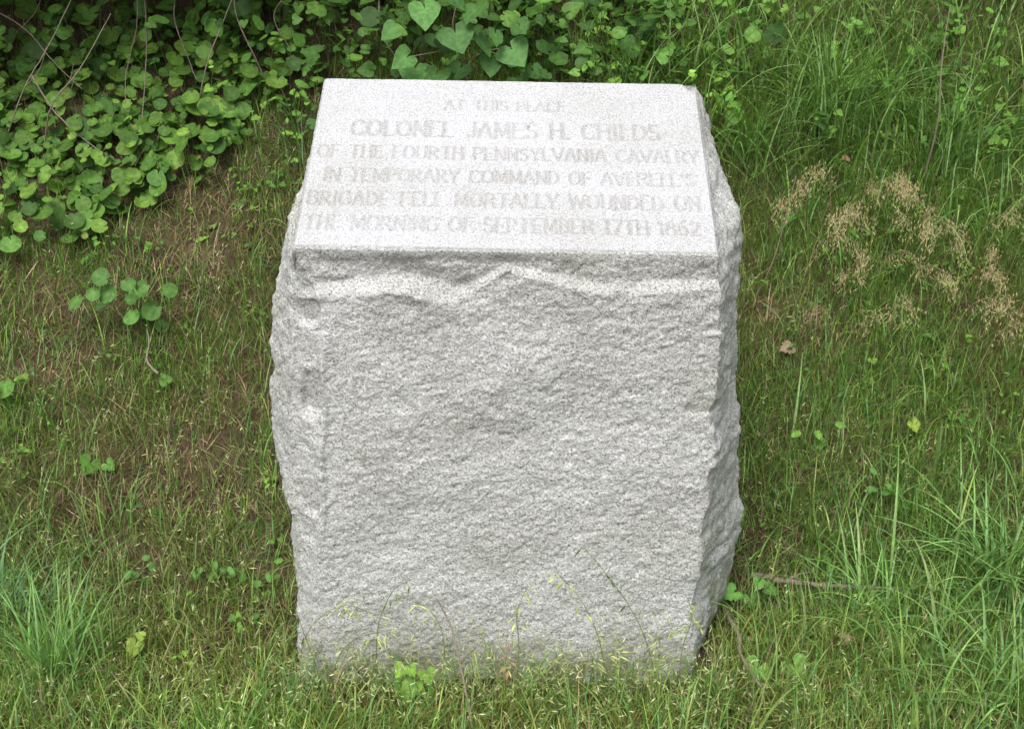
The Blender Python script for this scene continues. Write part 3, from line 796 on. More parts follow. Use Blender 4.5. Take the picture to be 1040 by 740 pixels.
# small oval leaflets: clover and chickweed low down, honeysuckle higher up
def small_d(x, y):
    return (1 - .6 * smooth(.4, .6, x) * (y > 1.2)) * np.clip(.85 * upper(x, y) * blob(x, y, .15, 1.8, .6, .5) + .55 * blob(x, y, -.66, 1.50, .16, .25) + .5 * blob(x, y, .6, 1.55, .35, .15) + .35 * blob(x, y, 1.2, 1.6, .5, .2) + .50 * blob(x, y, -.9, 1.72, .5, .2) + .35 * blob(x, y, 1.35, 1.45, .35, .3) + .28 * blob(x, y, -1.4, 1.15, .3, .15)
                   + .30 * blob(x, y, 1.0, 1.2, .3, .1) + .035 + .16 * blob(x, y, -.55, .28, .09, .22) + .12 * blob(x, y, -1.3, .45, .3, .2) + .10 * blob(x, y, .58, .1, .1, .12), 0, 1) * (1 - .4 * ginger_zone(x, y))
x, y, z = scatter(22500, small_d, m=.01)
k0 = len(x)
cl = 4
k = k0 * cl
bx_ = np.repeat(np.stack([x, y, z], -1), cl, 0)
hh_ = np.repeat(np.where(y > 1.4, rng.uniform(.02, .15, k0), rng.uniform(.008, .045, k0)), cl) * rng.uniform(.6, 1.1, k)
p1 = bx_ + np.stack([rng.normal(0, .013, k), rng.normal(0, .013, k) - .5 * hh_, hh_], -1)
nn = np.stack([rng.normal(0, .4, k), rng.normal(-.5, .35, k), rng.normal(.8, .2, k)], -1)
low_ = np.repeat(y < 1.4, cl)
sz = np.where(low_, rng.uniform(.009, .020, k), rng.uniform(.014, .038, k))
c = np.repeat(pal(k0, [(.08, .20, .03), (.12, .26, .04), (.17, .32, .05), (.065, .15, .03)], .18), cl, 0) * np.exp(rng.normal(0, .1, (k, 1)))
kk_ = rng.random(k) < .4
pa = leaf_cloud(p1[kk_], nn[kk_], rng.uniform(0, 6.28, kk_.sum()), sz[kk_], 'heart', c[kk_])
pb = leaf_cloud(p1[~kk_], nn[~kk_], rng.uniform(0, 6.28, (~kk_).sum()), sz[~kk_], 'oval', c[~kk_])
i3 = rng.random(k) < .4
pc = stems(bx_[i3], p1[i3], .0012, pal(i3.sum(), [(.10, .12, .05)], .2), 2)
mv = merge([pa, pb, pc])
o = mesh_obj('small_weeds', mv[0], mv[1], mv[2], LEAF, col=mv[3], smooth_=True)
tag(o, 'small-leaved weeds and clover leaflets scattered through the grass', 'weeds', None, 'stuff')

# thicket of larger leaves along the top of the bank, carrying on above the picture
def thick_d(x, y):
    u = smooth(1.70, 2.0, y + .08 * noise(x * 3, y * 3, 0, 131)) * (.75 + .25 * (x < -.4))
    u = u + .3 * blob(x, y, -1.0, 1.75, .7, .15) + .7 * blob(x, y, .2, 1.66, .6, .13) + .4 * blob(x, y, 1.5, 1.55, .3, .2) + .3 * (y > 1.5)
    u = u * (1 - .93 * smooth(.3, .55, x) * smooth(2.05, 1.85, y)) * (1 - .35 * (x < -.8))
    return np.clip(u, 0, 1)
x, y, z = scatter(14000, thick_d, box=(-2.6, 2.6, 1.45, 3.2), out_keep=.8)
k = len(x)
hg = rng.uniform(.03, .28, k) * (1 + 1.2 * smooth(1.9, 2.5, y))
p0 = np.stack([x, y, z], -1); p1 = p0 + np.stack([rng.normal(0, .04, k), -.25 * hg + rng.normal(0, .03, k), hg], -1)
nn = np.stack([rng.normal(0, .4, k), rng.normal(-.55, .35, k), rng.normal(.75, .25, k)], -1)
c = pal(k, [(.055, .13, .026), (.075, .17, .03), (.11, .23, .04), (.04, .095, .022)], .2)
sz = rng.uniform(.022, .062, k)
kk_ = rng.integers(0, 3, k)
pp = [leaf_cloud(p1[kk_ == q], nn[kk_ == q], rng.normal(0, 1.3, (kk_ == q).sum()), sz[kk_ == q], kd, c[kk_ == q]) for q, kd in enumerate(('heart', 'oval', 'round'))]
i3 = rng.random(k) < .35
pp.append(stems(p0[i3], p1[i3], .002, pal(i3.sum(), [(.13, .11, .07)], .2), 3))
mv = merge(pp)
# unseen shrubs added to shade the bank: boughs root on top, leaves in clumps
shade_shrubs = [(-1.75, 1.35, 1.56), (-1.35, 1.40, 1.58), (-.95, 1.5, 1.62), (-.5, 1.62, 1.66), (-1.75, 2.3, 1.75), (-1.35, 2.2, 1.72), (-.95, 2.25, 1.80), (-.5, 2.3, 1.78), (-1.15, 1.75, 1.68), (-1.6, 1.75, 1.66), (-.7, 1.85, 1.74), (-.1, 2.2, 1.86), (.4, 2.35, 1.85), (.95, 2.4, 1.88), (1.5, 2.3, 1.8), (-.25, 1.9, 1.80), (1.7, 1.95, 1.8)]
pq, ps0, ps1 = [], [], []
for (qx, qy, qz) in shade_shrubs:
    n_ = 620; u_ = rng.normal(0, 1, (n_, 3)); u_ /= np.linalg.norm(u_, axis=1, keepdims=True); u_ *= rng.random((n_, 1)) ** .4
    cpos = np.array([qx, qy, qz]) + u_ * np.array([.34, .30, .22]); pq.append(cpos)
    root = np.array([qx + rng.normal(0, .1), 2.5 + rng.random() * .3, 0]); root[2] = float(ground(root[0], root[1])) - .03
    for b_ in range(5):
        tip = cpos[b_ * 7]; midp = (root + tip) / 2 + rng.normal(0, .05, 3) + (0, 0, .12)
        ps0 += [root, midp]; ps1 += [midp, tip]
pq = np.concatenate(pq); kq = len(pq)
gz_ = ground(pq[:, 0], pq[:, 1]); pq[:, 2] = np.maximum(pq[:, 2], gz_ + .03)
pp.append(leaf_cloud(pq, np.stack([rng.normal(0, .4, kq), rng.normal(-.3, .4, kq), rng.normal(.8, .25, kq)], -1), rng.normal(0, 1.5, kq), rng.uniform(.035, .075, kq), 'oval', pal(kq, [(.045, .10, .03), (.06, .13, .035)], .2)))
pp.append(stems(np.array(ps0), np.array(ps1), .009, pal(len(ps0), [(.16, .12, .08)], .2), 4, .04))
mv = merge(pp)
o = mesh_obj('undergrowth', mv[0], mv[1], mv[2], LEAF, col=mv[3], smooth_=True)
tag(o, 'dense leafy undergrowth along the top of the bank, with added unseen shrubs shading it', 'undergrowth', None, 'stuff')

# ------------------------------------------------------------------ individual plants, twigs, seed heads
def tube(pts, r0_, r1_, sides=6, res=None, jitter=0.0, seed=0):
    pts = np.array(pts, float)
    n = len(pts) if res is None else res
    s = np.linspace(0, len(pts) - 1, n)
    # catmull-rom through the points
    def cr_(u):
        i = int(min(math.floor(u), len(pts) - 2)); t = u - i
        a, b, c_, d = pts[max(i - 1, 0)], pts[i], pts[i + 1], pts[min(i + 2, len(pts) - 1)]
        return .5 * ((2 * b) + (-a + c_) * t + (2 * a - 5 * b + 4 * c_ - d) * t * t + (-a + 3 * b - 3 * c_ + d) * t ** 3)
    P_ = np.array([cr_(u) for u in s])
    if jitter:
        rr = np.random.default_rng(seed); P_[1:-1] += rr.normal(0, jitter, P_[1:-1].shape)
    T = np.gradient(P_, axis=0); T /= np.linalg.norm(T, axis=1, keepdims=True)
    ref = np.array([.3, .9, .2]); A = np.cross(T, ref); A /= np.linalg.norm(A, axis=1, keepdims=True); B = np.cross(T, A)
    rad = np.linspace(r0_, r1_, n)
    if jitter: rad = rad * (1 + .15 * np.sin(np.arange(n) * 1.7 + seed))
    a = np.linspace(0, 2 * np.pi, sides, endpoint=False)
    V = P_[:, None] + rad[:, None, None] * (np.cos(a)[None, :, None] * A[:, None] + np.sin(a)[None, :, None] * B[:, None])
    F = grid_faces(n, sides, True)
    V = np.concatenate([V.reshape(-1, 3), P_[:1], P_[-1:]]); m = n * sides
    k = np.arange(sides); k2 = (k + 1) % sides
    tr = np.concatenate([np.stack([k2, k, np.full(sides, m)], -1), np.stack([m - sides + k, m - sides + k2, np.full(sides, m + 1)], -1)])
    return V, np.concatenate([np.full(len(F), 4), np.full(len(tr), 3)]), np.concatenate([F.ravel(), tr.ravel()])

def tube_obj(name, pts, r0_, r1_, mat, parent, col=None, **kw):
    V, fn, ix = tube(pts, r0_, r1_, **kw)
    c = None if col is None else np.tile(col, (len(V), 1))
    return mesh_obj(name, V, fn, ix, mat, parent, col=c, smooth_=True)

def leaf_obj(parent, pos, normal, yaw, size, kind, col):
    v, fn, ix, c = leaf_cloud(np.array([pos], float), np.array([normal], float), np.array([yaw]), np.array([size]), kind, np.array([col], float))
    return mesh_obj('leaf', v, fn, ix, LEAF, parent, col=c, smooth_=True)

def plant(name, label, cat, x, y, leaves, kind, col, group=None, stem_col=(.12, .16, .06)):
    """leaves: list of (dx, dz, size, yaw) relative to the foot, seen from the front"""
    z = float(ground_rough(np.array([x]), np.array([y]))[0])
    e = empty(name, (x, y, z)); tag(e, label, cat, group)
    for (dx, dz, size, yaw) in leaves:
        dy = rng.uniform(-.03, .0) - .35 * max(dz, 0)
        n_ = (rng.normal(0, .2), -.75 + rng.normal(0, .12), .62)
        cc = np.array(col) * math.exp(rng.normal(0, .13))
        leaf_obj(e, (dx, dy, dz), n_, yaw, size, kind, cc)
        tube_obj('stem', [(0, 0, -.01), (dx * .3, dy * .2, dz * .6), (dx, dy, dz)], .0012, .0007, LEAF, e, stem_col, sides=5, res=6)
    return e

for_plants = 0.8
YG = (.20, .33, .04); BG = (.10, .22, .04); MG = (.065, .15, .035)
import math as _m

# ---- single plants one can point to (position of the foot in metres; leaves: offset across, height, size, turn)
plant('round_leaved_plant', 'lone cluster of round green leaves in the turf left of the marker', 'plant', -.952, .93,
      [(-.13, .095, .044, .6), (-.035, .115, .050, 1.2), (.0, .06, .046, -.3), (.065, .075, .050, .9), (.08, .115, .040, -1.5), (.035, .05, .036, 1.6), (-.10, .06, .030, -1.8), (.07, .02, .034, .4), (-.05, .15, .045, 1.9), (.0, .15, .040, -.9), (-.085, .12, .036, 0), (.02, .095, .042, 2.2), (-.015, .085, .03, -2), (.05, .14, .034, 1)], 'round', (.085, .19, .04))
plant('round_leaved_plant', 'few round leaves at the left edge of the photo, halfway up', 'plant', -1.25, .74,
      [(-.03, .04, .045, .4), (.02, .07, .05, -.3), (.03, .015, .035, .6), (-.01, .08, .04, .1)], 'round', BG)
plant('round_leaved_plant', 'pale round leaves at the left edge just under the big leafy patch', 'plant', -1.36, 1.10,
      [(-.03, .05, .05, .4), (.04, .06, .05, -.3), (.0, .09, .04, .6)], 'round', BG)
plant('leaf_shoot', 'single upright light green leaf in the turf left of the marker', 'plant', -.845, .78, [(0, .035, .036, 2.6)], 'heart', (.14, .28, .05))
plant('leaf_shoot', 'low pair of dull green leaves in the turf far left of the marker', 'plant', -.99, .62, [(0, .02, .045, .5), (.03, .01, .03, -.8)], 'lobed', BG)
plant('leaf_shoot', 'lone yellow-green leaf standing over bare soil at lower left', 'plant', -.745, .08, [(0, .055, .042, .3), (.02, .07, .022, 2)], 'heart', (.24, .34, .06))
plant('bright_seedling', 'bright yellow-green three-leaf seedling against the foot of the marker', 'seedling', -.165, -.05,
      [(-.022, .095, .030, .5), (-.010, .10, .024, -.6), (.022, .095, .032, -.3), (.0, .065, .044, .1), (-.018, .045, .036, .8), (.018, .035, .036, -.8), (.0, .02, .03, .2)], 'lobed', (.17, .32, .045))
plant('bright_seedling', 'small bright yellow leaf seedling standing in shade right of the marker', 'seedling', 1.0, .72, [(-.008, .05, .030, -.4), (.010, .045, .026, .9)], 'lobed', (.26, .36, .06))
plant('bright_seedling', 'light green seedling with four leaves beside the bare patch right of the marker', 'seedling', .76, .67,
      [(-.05, .05, .03, 1.2), (-.01, .045, .03, -.2), (.025, .075, .028, -1.3), (.02, .02, .045, .6)], 'oval', (.15, .31, .05))
plant('clover_plant', 'tall clover plant with small leaflets in the grass at lower right', 'plant', .875, .55,
      [(-.02, .06, .022, .2), (.015, .068, .024, -.6), (0, .045, .028, 1.6), (.03, .05, .026, 1.0), (-.01, .085, .022, 2.6), (.04, .03, .025, -2)], 'oval', (.09, .21, .045))
plant('clover_plant', 'small clover plant on brown soil left of the marker foot', 'plant', -.79, .29,
      [(-.02, .06, .024, .2), (.015, .068, .026, -.6), (0, .045, .026, 1.6), (.02, .02, .026, 1.0), (-.015, .025, .024, 2.6), (.01, .09, .02, -2)], 'oval', (.09, .21, .045))
plant('clover_plant', 'loose clover tuft nearest the lower left side of the marker', 'plant', -.53, .30,
      [(-.04, .04, .024, .2), (.015, .058, .026, -.6), (0, .015, .026, 1.6), (.02, -.0, .026, 1.0), (-.05, .01, .024, 2.6), (.03, .07, .02, -2), (.04, .03, .022, 2)], 'oval', (.11, .25, .05))
plant('clover_plant', 'clover with paired leaflets between the bare soil and the marker at lower left', 'plant', -.63, .31,
      [(-.03, .05, .026, .4), (.025, .055, .026, -.9), (0, .02, .028, 1.6), (.04, .03, .024, 1.0), (-.04, .02, .024, 2.6), (.0, .07, .022, 0), (.02, .035, .022, 2)], 'oval', (.10, .23, .05))
plant('lobed_leaf_plant', 'low plant with pale lobed leaves right of the marker foot, near the bottom', 'plant', .55, .04,
      [(-.03, .04, .055, .7), (.03, .045, .05, -.7), (0, .01, .04, 0)], 'lobed', (.14, .28, .06))
plant('lobed_leaf_plant', 'low plant with fresh leaves against the lower right edge of the marker', 'plant', .53, .24,
      [(-.03, .05, .035, .9), (.0, .03, .035, -.2), (.035, .045, .035, -1.0), (.02, .07, .028, .3)], 'lobed', (.11, .26, .05))
plant('leafy_shoot', 'upright shoot with a pale round leaf beside the top right corner of the marker', 'plant', .62, 1.50,
      [(0, .03, .05, -.5), (-.03, .07, .03, .4)], 'round', (.14, .30, .05))

# broad-leaved sapling behind the top of the marker
sap_y = 1.55
z0 = float(ground_rough(np.array([-.12]), np.array([sap_y]))[0])
sap = empty('sapling', (-.12, sap_y, z0))
tag(sap, 'sapling with large heart-shaped leaves rising behind the top edge of the marker', 'sapling')
tube_obj('trunk', [(0, 0, -.02), (-.02, -.03, .12), (-.05, -.07, .22), (-.03, -.1, .30)], .004, .0018, BARK, sap, res=12)
tube_obj('branch', [(-.02, -.03, .12), (.07, -.08, .16), (.15, -.12, .17)], .0024, .0012, BARK, sap, res=8)
tube_obj('branch', [(-.03, -.05, .16), (-.1, -.1, .15), (-.17, -.13, .14)], .0024, .0012, BARK, sap, res=8)
for (px_, pz_, s_, yw) in [(-.125, .27, .115, .2), (-.045, .21, .12, -.3), (-.085, .09, .12, .2), (-.16, .13, .09, .9), (-.15, .10, .11, .4), (.02, .19, .10, -.2), (.06, .13, .095, .1), (.105, .16, .105, -.5),
                           (.095, .05, .10, -.7), (.035, .04, .105, .2), (.14, .07, .06, -.5), (.17, .09, .07, -.9), (-.02, .10, .08, .3), (-.2, .2, .07, .8), (.07, .20, .07, .3), (-.06, .30, .09, -.5), (.02, .27, .09, .2), (.13, .22, .075, -.9), (-.11, .01, .07, .2)]:
    lc = np.array((.075, .18, .045)) * math.exp(rng.normal(0, .18))
    leaf_obj(sap, (px_, -.08 - .3 * pz_ + rng.normal(0, .02), pz_ + .02), (rng.normal(0, .2), -.7, .65), yw, s_ * .82, 'heart', lc)

# distinct grass tufts
def tuft(label, x, y, n, Lr, Wr, spread, leanm, curlr, cols, az0=None, az_s=3.0):
    z = float(ground_rough(np.array([x]), np.array([y]))[0])
    e = empty('grass_tuft', (x, y, z)); tag(e, label, 'grass tuft', 'large grass tufts')
    a = rng.uniform(0, 6.283, n) if az0 is None else rng.normal(az0, az_s, n)
    rr = np.abs(rng.normal(0, spread, n)); aa = rng.uniform(0, 6.283, n)
    v, f, _ = blades(rr * np.cos(aa), rr * np.sin(aa), np.full(n, -.01), rng.uniform(*Lr, n), rng.uniform(*Wr, n), a, np.abs(rng.normal(leanm, .22, n)), rng.uniform(*curlr, n), 9, .15, .04)
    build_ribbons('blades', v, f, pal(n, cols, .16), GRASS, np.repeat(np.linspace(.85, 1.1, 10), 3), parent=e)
    return e
FRESH = [(.16, .35, .10), (.22, .41, .12), (.14, .30, .10), (.22, .39, .09)]
tuft('upright fresh green grass tuft at the bottom left corner', -.885, -.03, 150, (.14, .30), (.003, .0055), .05, .25, (.2, 1.4), FRESH)
tuft('wide blue-green grass tuft at the left edge, behind the bottom left tuft', -1.08, .10, 140, (.14, .32), (.003, .005), .07, .45, (.3, 1.5), [(.10, .22, .08), (.12, .25, .10)])
tuft('coarse grass tuft with broad blades in the bottom right corner', 1.0, -.10, 130, (.14, .30), (.004, .0075), .09, .5, (.5, 2.0), FRESH)
tuft('broad-bladed grass tuft at the right edge halfway between marker foot and mid-height', 1.12, .33, 120, (.18, .34), (.004, .0075), .07, .45, (.5, 2.1), FRESH)
tuft('grass tuft with arching blades on the lower right, nearer the marker', .80, .22, 80, (.12, .26), (.003, .006), .06, .4, (.5, 2.0), FRESH)
tuft('tall dense grass tuft high on the bank right of the marker', .93, 1.50, 260, (.22, .44), (.0035, .0065), .10, .35, (.4, 1.9), [(.14, .27, .06), (.19, .33, .10), (.12, .24, .05)])
tuft('sprawling grass tuft close behind the upper right shoulder of the marker', .66, 1.38, 130, (.18, .34), (.0035, .006), .07, .5, (.5, 1.9), [(.14, .27, .06), (.19, .33, .10)])
tuft('grass tuft in the upper right, nearest the right edge', 1.25, 1.42, 170, (.18, .36), (.0035, .006), .09, .4, (.4, 1.9), [(.14, .27, .06), (.20, .34, .12)])
tuft('grass tuft rising just above the right half of the marker top', .35, 1.56, 70, (.18, .36), (.003, .006), .12, .5, (.2, 1.4), [(.14, .27, .06), (.20, .34, .12)])
tuft('dark thin grass tuft hugging the upper left side of the marker', -.56, 1.05, 90, (.10, .22), (.002, .004), .07, .5, (.4, 1.9), [(.07, .15, .04), (.10, .20, .06)])
tuft('small grass tuft behind the upper left corner of the marker', -.60, 1.42, 45, (.14, .28), (.003, .005), .05, .5, (.3, 1.7), [(.09, .17, .06), (.12, .21, .09)])
tuft('yellowish grass tuft at the lower right corner of the marker', .42, -.07, 120, (.06, .16), (.0015, .0032), .05, .35, (.3, 1.5), [(.22, .29, .08), (.16, .25, .06), (.28, .28, .12)])

# drooping dry seed heads on the bank right of the marker
def panicle_mesh(seed):
    rr = np.random.default_rng(seed)
    Vs = []; Cs = []; Fs = []; Is = []; off = 0
    stem = np.array([(0, 0, 0), (.0, -.02, .10), (.01, -.05, .19), (.02, -.10, .23), (.03, -.15, .215)])
    V, fn, ix = tube(stem, .0012, .0007, 4, 12)
    return V, fn, ix, rr
def make_panicle(seed, x, y, sc_, rz_, label):
    z = float(ground_rough(np.array([x]), np.array([y]))[0])
    e = empty('seed_head', (x, y, z), rz_); e.scale = (sc_, sc_, sc_)
    tag(e, label, 'seed head', 'dry seed heads drooping on the bank')
    V, fn, ix, rr = panicle_mesh(seed)
    mesh_obj('stem', V, fn, ix, STRAW, e, col=np.tile((.30, .26, .14), (len(V), 1)), smooth_=True)
    # spikelets: on short side branches along the last third
    path = np.array([(.01, -.05, .19), (.02, -.10, .23), (.03, -.15, .215), (.035, -.18, .18)])
    n = 110; u = rr.uniform(0, 2.99, n); i = u.astype(int); f = (u - i)[:, None]
    b = path[i] * (1 - f) + path[i + 1] * f
    b = b + rr.normal(0, .012, (n, 3)) + np.array([0, -.004, -.012]) * rr.uniform(0, 1.5, (n, 1))
    d = np.stack([rr.normal(.0, .5, n), rr.normal(-.5, .4, n), rr.normal(-.8, .35, n)], -1); d /= np.linalg.norm(d, axis=1, keepdims=True)
    s_ = np.cross(d, rr.normal(0, 1, (n, 3))); s_ /= np.linalg.norm(s_, axis=1, keepdims=True); t_ = np.cross(s_, d)
    ln = rr.uniform(.008, .016, (n, 1)); w_ = rr.uniform(.0008, .0014, (n, 1))
    v = np.stack([b, b + d * ln * .4 + s_ * w_, b + d * ln * .4 + t_ * w_, b + d * ln * .4 - s_ * w_, b + d * ln * .4 - t_ * w_, b + d * ln], 1)
    tri = np.array([(0, 1, 2), (0, 2, 3), (0, 3, 4), (0, 4, 1), (5, 2, 1), (5, 3, 2), (5, 4, 3), (5, 1, 4)])
    F = (tri[None] + (np.arange(n) * 6)[:, None, None]).reshape(-1, 3)
    cc = np.array([(.38, .32, .17), (.29, .24, .12), (.46, .40, .23)])[rr.integers(0, 3, n)]
    sp_o = mesh_obj('spikelets', v.reshape(-1, 3), np.full(len(F), 3), F, STRAW, e, col=np.repeat(cc, 6, 0)); sp_o['kind'] = 'stuff'
    return e
PL = 'drooping dry tan seed head on the grassy bank right of the marker'
pproto = [make_panicle(s_, 0, 0, 1, 0, PL) for s_ in (1, 2, 3)]
spots = [(.80, 1.16), (.88, 1.20), (.93, 1.10), (.98, 1.18), (1.02, 1.08), (1.06, 1.17), (1.12, 1.13), (1.16, 1.20), (1.21, 1.10), (.95, 1.22), (.86, 1.08), (1.28, 1.16), (1.00, .98), (1.10, .99), (1.17, 1.0), (.92, .98), (1.23, 1.02), (1.05, 1.24),
         (.76, 1.02), (1.02, .86), (.84, .9), (1.18, .84), (1.32, .98), (.9, 1.15), (1.09, 1.07), (1.0, 1.13), (.73, 1.12), (.79, 1.08), (.95, 1.03), (1.14, 1.07), (1.27, 1.06), (1.34, 1.12), (.97, .92), (1.12, .9), (.88, 1.0), (1.3, .9)]
for i, (px_, py_) in enumerate(spots):
    if i < 3: e = pproto[i]
    else:
        src = pproto[i % 3]; e = src.copy(); COL.objects.link(e)
        for ch in src.children:
            c_ = ch.copy(); COL.objects.link(c_); c_.parent = e
    e.location = (px_, py_, float(ground_rough(np.array([px_]), np.array([py_]))[0]) - .01)
    e.rotation_euler = (0, 0, rng.normal(0, .7)); s_ = rng.uniform(.55, 1.05); e.scale = (s_, s_, s_)

# thin grass stalks with seed heads standing in front of the marker's foot
def stalk(label, x, y, pts, ns, col, drop=.012):
    z = float(ground_rough(np.array([x]), np.array([y]))[0])
    e = empty('grass_stalk', (x, y, z)); tag(e, label, 'grass stalk', 'grass stalks in front of the marker')
    pts = [(0, 0, -.01)] + pts
    tube_obj('stem', pts, .0012, .0006, GRASS, e, (.19, .24, .09), sides=5, res=18)
    P_ = np.array(pts, float); m = len(P_) - 1
    vs = []
    u = rng.uniform(m * .55, m - .01, ns); i = u.astype(int); f = (u - i)[:, None]
    b = P_[i] * (1 - f) + P_[i + 1] * f
    d = np.stack([rng.normal(.2, .5, ns) * np.sign(P_[-1, 0] + 1e-6), rng.normal(-.2, .2, ns), rng.normal(-.3, .6, ns)], -1); d /= np.linalg.norm(d, axis=1, keepdims=True)
    s_ = np.cross(d, (.2, 1, .1)); s_ /= np.linalg.norm(s_, axis=1, keepdims=True); t_ = np.cross(s_, d)
    ln = rng.uniform(.016, .030, (ns, 1)); w_ = rng.uniform(.0015, .0026, (ns, 1))
    b = b + d * drop * rng.random((ns, 1))
    v = np.stack([b, b + d * ln * .4 + s_ * w_, b + d * ln * .4 + t_ * w_, b + d * ln * .4 - s_ * w_, b + d * ln * .4 - t_ * w_, b + d * ln], 1)
    tri = np.array([(0, 1, 2), (0, 2, 3), (0, 3, 4), (0, 4, 1), (5, 2, 1), (5, 3, 2), (5, 4, 3), (5, 1, 4)])
    cc = pal(ns, [col], .15)
    for q in range(ns): mesh_obj('spikelet', v[q], np.full(8, 3), tri, GRASS, e, col=np.repeat(cc[q:q + 1], 6, 0))
PS = (.46, .54, .20)
stalk('pale seed stalk arching along the lower left edge of the marker', -.40, -.07, [(.01, 0, .10), (.04, 0, .18), (.10, 0, .22), (.16, 0, .20)], 14, PS)
stalk('seed stalk arching right across the lower left part of the marker face', -.33, -.08, [(.01, 0, .09), (.05, 0, .15), (.12, 0, .17)], 12, PS)
stalk('thin stalk crossing the lower left face to a single dark seed tip', -.36, -.09, [(.0, 0, .10), (-.02, 0, .18), (-.03, 0, .22)], 7, (.10, .16, .05))
stalk('highest green seed stalk in front of the left half of the marker face', -.24, -.06, [(.0, 0, .15), (.03, 0, .24), (.07, 0, .27)], 8, (.20, .28, .09))
stalk('seed stalk standing behind the bright seedling at the marker foot', -.12, -.06, [(.01, 0, .12), (-.01, 0, .19), (-.05, 0, .22)], 9, PS)
stalk('bright stalk standing before the middle of the marker face', .03, -.07, [(.005, 0, .12), (.0, 0, .2), (.02, 0, .26)], 9, PS)
stalk('stalk with orange-tipped blade just right of the dry stem', .06, -.08, [(-.03, 0, .07), (-.06, 0, .13)], 7, (.40, .25, .09))
stalk('seed stalk leaning left before the right half of the marker face', .22, -.06, [(-.03, 0, .14), (-.07, 0, .23), (-.12, 0, .29)], 12, PS)
stalk('longest dark stalk leaning left over the right half of the marker face', .32, -.05, [(-.04, 0, .14), (-.10, 0, .25), (-.17, 0, .34)], 6, (.10, .17, .05))
stalk('seed stalk bent to the right near the lower right corner of the marker', .24, -.08, [(.03, 0, .10), (.07, 0, .17), (.12, 0, .19)], 12, PS)
stalk('short pale seed stalk below the middle right of the marker face', .16, -.09, [(.0, 0, .07), (.03, 0, .12), (.06, 0, .13)], 12, PS)
stalk('upright seed stalk on the lower right corner of the marker', .35, -.07, [(.0, 0, .12), (.015, 0, .2), (.0, 0, .25)], 8, PS)

# twigs and sticks
def twig(name, label, cat, x, y, pts, r_, side=None, group=None):
    z = float(ground_rough(np.array([x]), np.array([y]))[0])
    e = empty(name, (x, y, z)); tag(e, label, cat, group)
    tube_obj('stem', pts, r_, r_ * .45, BARK, e, sides=7, res=len(pts) * 5, jitter=r_ * .16, seed=int(abs(x * 100)) + 3)
    for sb in (side or []):
        tube_obj('side_twig', sb, r_ * .5, r_ * .2, BARK, e, sides=5, res=len(sb) * 4, jitter=r_ * .15, seed=5)
    return e
twig('dry_stem', 'thin dry grey stem with forked side twig leaning before the marker foot', 'stem', -.045, -.17,
     [(0, 0, -.01), (-.015, .02, .06), (-.035, .06, .13), (-.05, .09, .175), (-.065, .10, .205), (-.08, .10, .235)], .0026, [[(-.033, .055, .12), (-.01, .04, .155), (.01, .03, .185), (.016, .03, .20)]])
twig('stick', 'bark-covered stick lying from the right side of the marker towards the bottom edge', 'stick', .475, .16,
     [(0, .03, .03), (.005, -.02, .035), (.012, -.09, .035), (.008, -.16, .03), (.03, -.24, .02)], .0062)
twig('stick', 'fallen grey stick lying across the grass right of the marker foot', 'stick', .60, .275,
     [(-.05, .03, .028), (.02, .0, .03), (.10, -.015, .03), (.17, -.02, .03), (.27, -.02, .024)], .0075, [[(.02, 0, .03), (.06, .025, .035), (.10, .05, .03)]])
twig('stick', 'short dark woody stem standing bent below the lone round-leaved cluster on the left', 'stick', -.905, .86,
     [(.04, -.10, .005), (.0, -.05, .02), (.0, -.02, .06), (-.01, 0, .10)], .0035)
twig('stick', 'thin pale straight stalk leaning on the bank near the upper right of the marker', 'stalk', .655, 1.03,
     [(0, 0, .0), (.03, -.02, .10), (.06, .02, .20), (.085, .05, .31)], .0016)
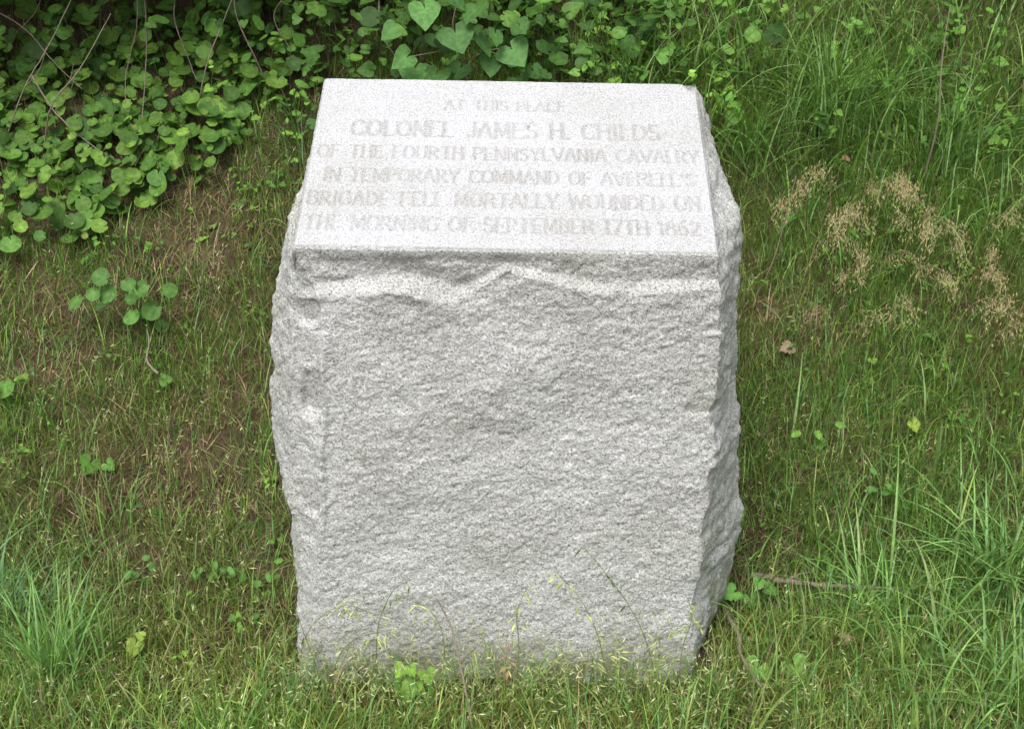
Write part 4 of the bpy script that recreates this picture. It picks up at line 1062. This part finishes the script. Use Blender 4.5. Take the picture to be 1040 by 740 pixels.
vines = [
 ('long bare vine hanging at the far upper left, nearest the corner', -1.50, 1.70, [(-.05, -.05, .16), (.10, -.12, .10), (.2, -.16, .0), (.28, -.2, -.06)]),
 ('bare vine rising steeply to the top edge from the left of the leafy patch', -1.42, 1.45, [(0, -.02, .0), (.08, -.06, .14), (.16, -.05, .26), (.24, 0, .42)]),
 ('pale vine hanging straight down, the left of a close pair in the upper left', -1.10, 1.70, [(0, 0, .22), (.01, -.06, .10), (-.01, -.14, -.03), (0, -.2, -.12)]),
 ('pale vine hanging straight down, the right of a close pair in the upper left', -1.08, 1.70, [(.0, 0, .22), (.02, -.07, .12), (.03, -.14, .0), (.03, -.24, -.17)]),
 ('curved vine hanging right of the close pair of vines', -.98, 1.72, [(0, -.02, .20), (.0, -.08, .10), (.04, -.12, .0), (.07, -.16, -.06)]),
 ('bare twig crossing the leaves diagonally up to the left of the close vine pair', -1.30, 1.50, [(-.04, -.05, .12), (.03, -.10, .03), (.12, -.14, -.04), (.20, -.16, -.09)]),
 ('bare twig crossing the leaves from lower left up to the top edge', -1.28, 1.42, [(-.02, -.04, .0), (.03, -.09, .12), (.12, -.1, .22), (.2, -.05, .36)]),
 ('straight vine rising to the top edge in the middle of the leafy patch', -.88, 1.55, [(-.02, -.02, .0), (.02, -.06, .13), (.08, -.04, .27), (.13, 0, .40)]),
 ('bare vine arching over the right part of the leafy patch', -.76, 1.62, [(.06, -.03, -.02), (.02, -.08, .10), (-.02, -.08, .2), (-.03, -.05, .30)]),
 ('pale vine hanging left of the sapling behind the marker', -.36, 1.66, [(-.03, 0, .24), (-.02, -.06, .12), (.03, -.1, .04), (.06, -.12, -.05)]),
 ('thin bare vine hooked at its tip on the right of the leafy patch', -.66, 1.70, [(.05, -.02, -.03), (.0, -.06, .06), (-.03, -.07, .14), (.03, -.05, .22)]),
 ('dark upright stem in the tall grass at upper right', 1.16, 1.40, [(0, 0, -.02), (.01, -.03, .15), (0, -.03, .32), (.01, -.01, .46)]),
]
for i, (lb, x_, y_, pts) in enumerate(vines):
    pts = [(a, b - .04, c_) for a, b, c_ in pts]
    tw_side = []
    if i in (0, 1, 5, 6): tw_side = [[pts[1], tuple(np.array(pts[1]) + (.05, -.01, .05)), tuple(np.array(pts[1]) + (.07, 0, .11))]]
    twig('bare_vine', lb, 'vine', x_, y_, pts, .0024 if i != 11 else .003, tw_side, 'bare vines in the undergrowth')

# fallen dead leaves
def dead_leaf(label, x, y, dz, s_, col):
    z = float(ground_rough(np.array([x]), np.array([y]))[0])
    v, fn, ix, c = leaf_cloud(np.array([[0., 0, 0]]), np.array([[rng.normal(0, .3), -.6, .7]]), rng.uniform(0, 6, 1), np.array([s_ * .8]), 'lobed', np.array([col]) * .6)
    o = mesh_obj('dead_leaf', v, fn, ix, STRAW, col=c, smooth_=True, loc=(x, y - .02, z + dz)); tag(o, label, 'leaf', 'fallen dead leaves')
dead_leaf('small orange-brown dead leaf among the tall grass at upper right', .93, 1.36, .05, .03, (.40, .22, .13))
dead_leaf('rusty dead leaf in the grass close to the upper right side of the marker', .74, 1.24, .04, .025, (.35, .14, .06))
dead_leaf('pale dry leaf lying right of the marker at mid-height', .72, .88, .03, .045, (.42, .32, .22))
dead_leaf('reddish brown dead leaf at the foot of the marker beneath the seedling', -.13, -.10, .012, .026, (.22, .08, .03))
dead_leaf('pinkish dead leaf lying in the grass at the lower right', .70, .10, .03, .035, (.38, .25, .18))
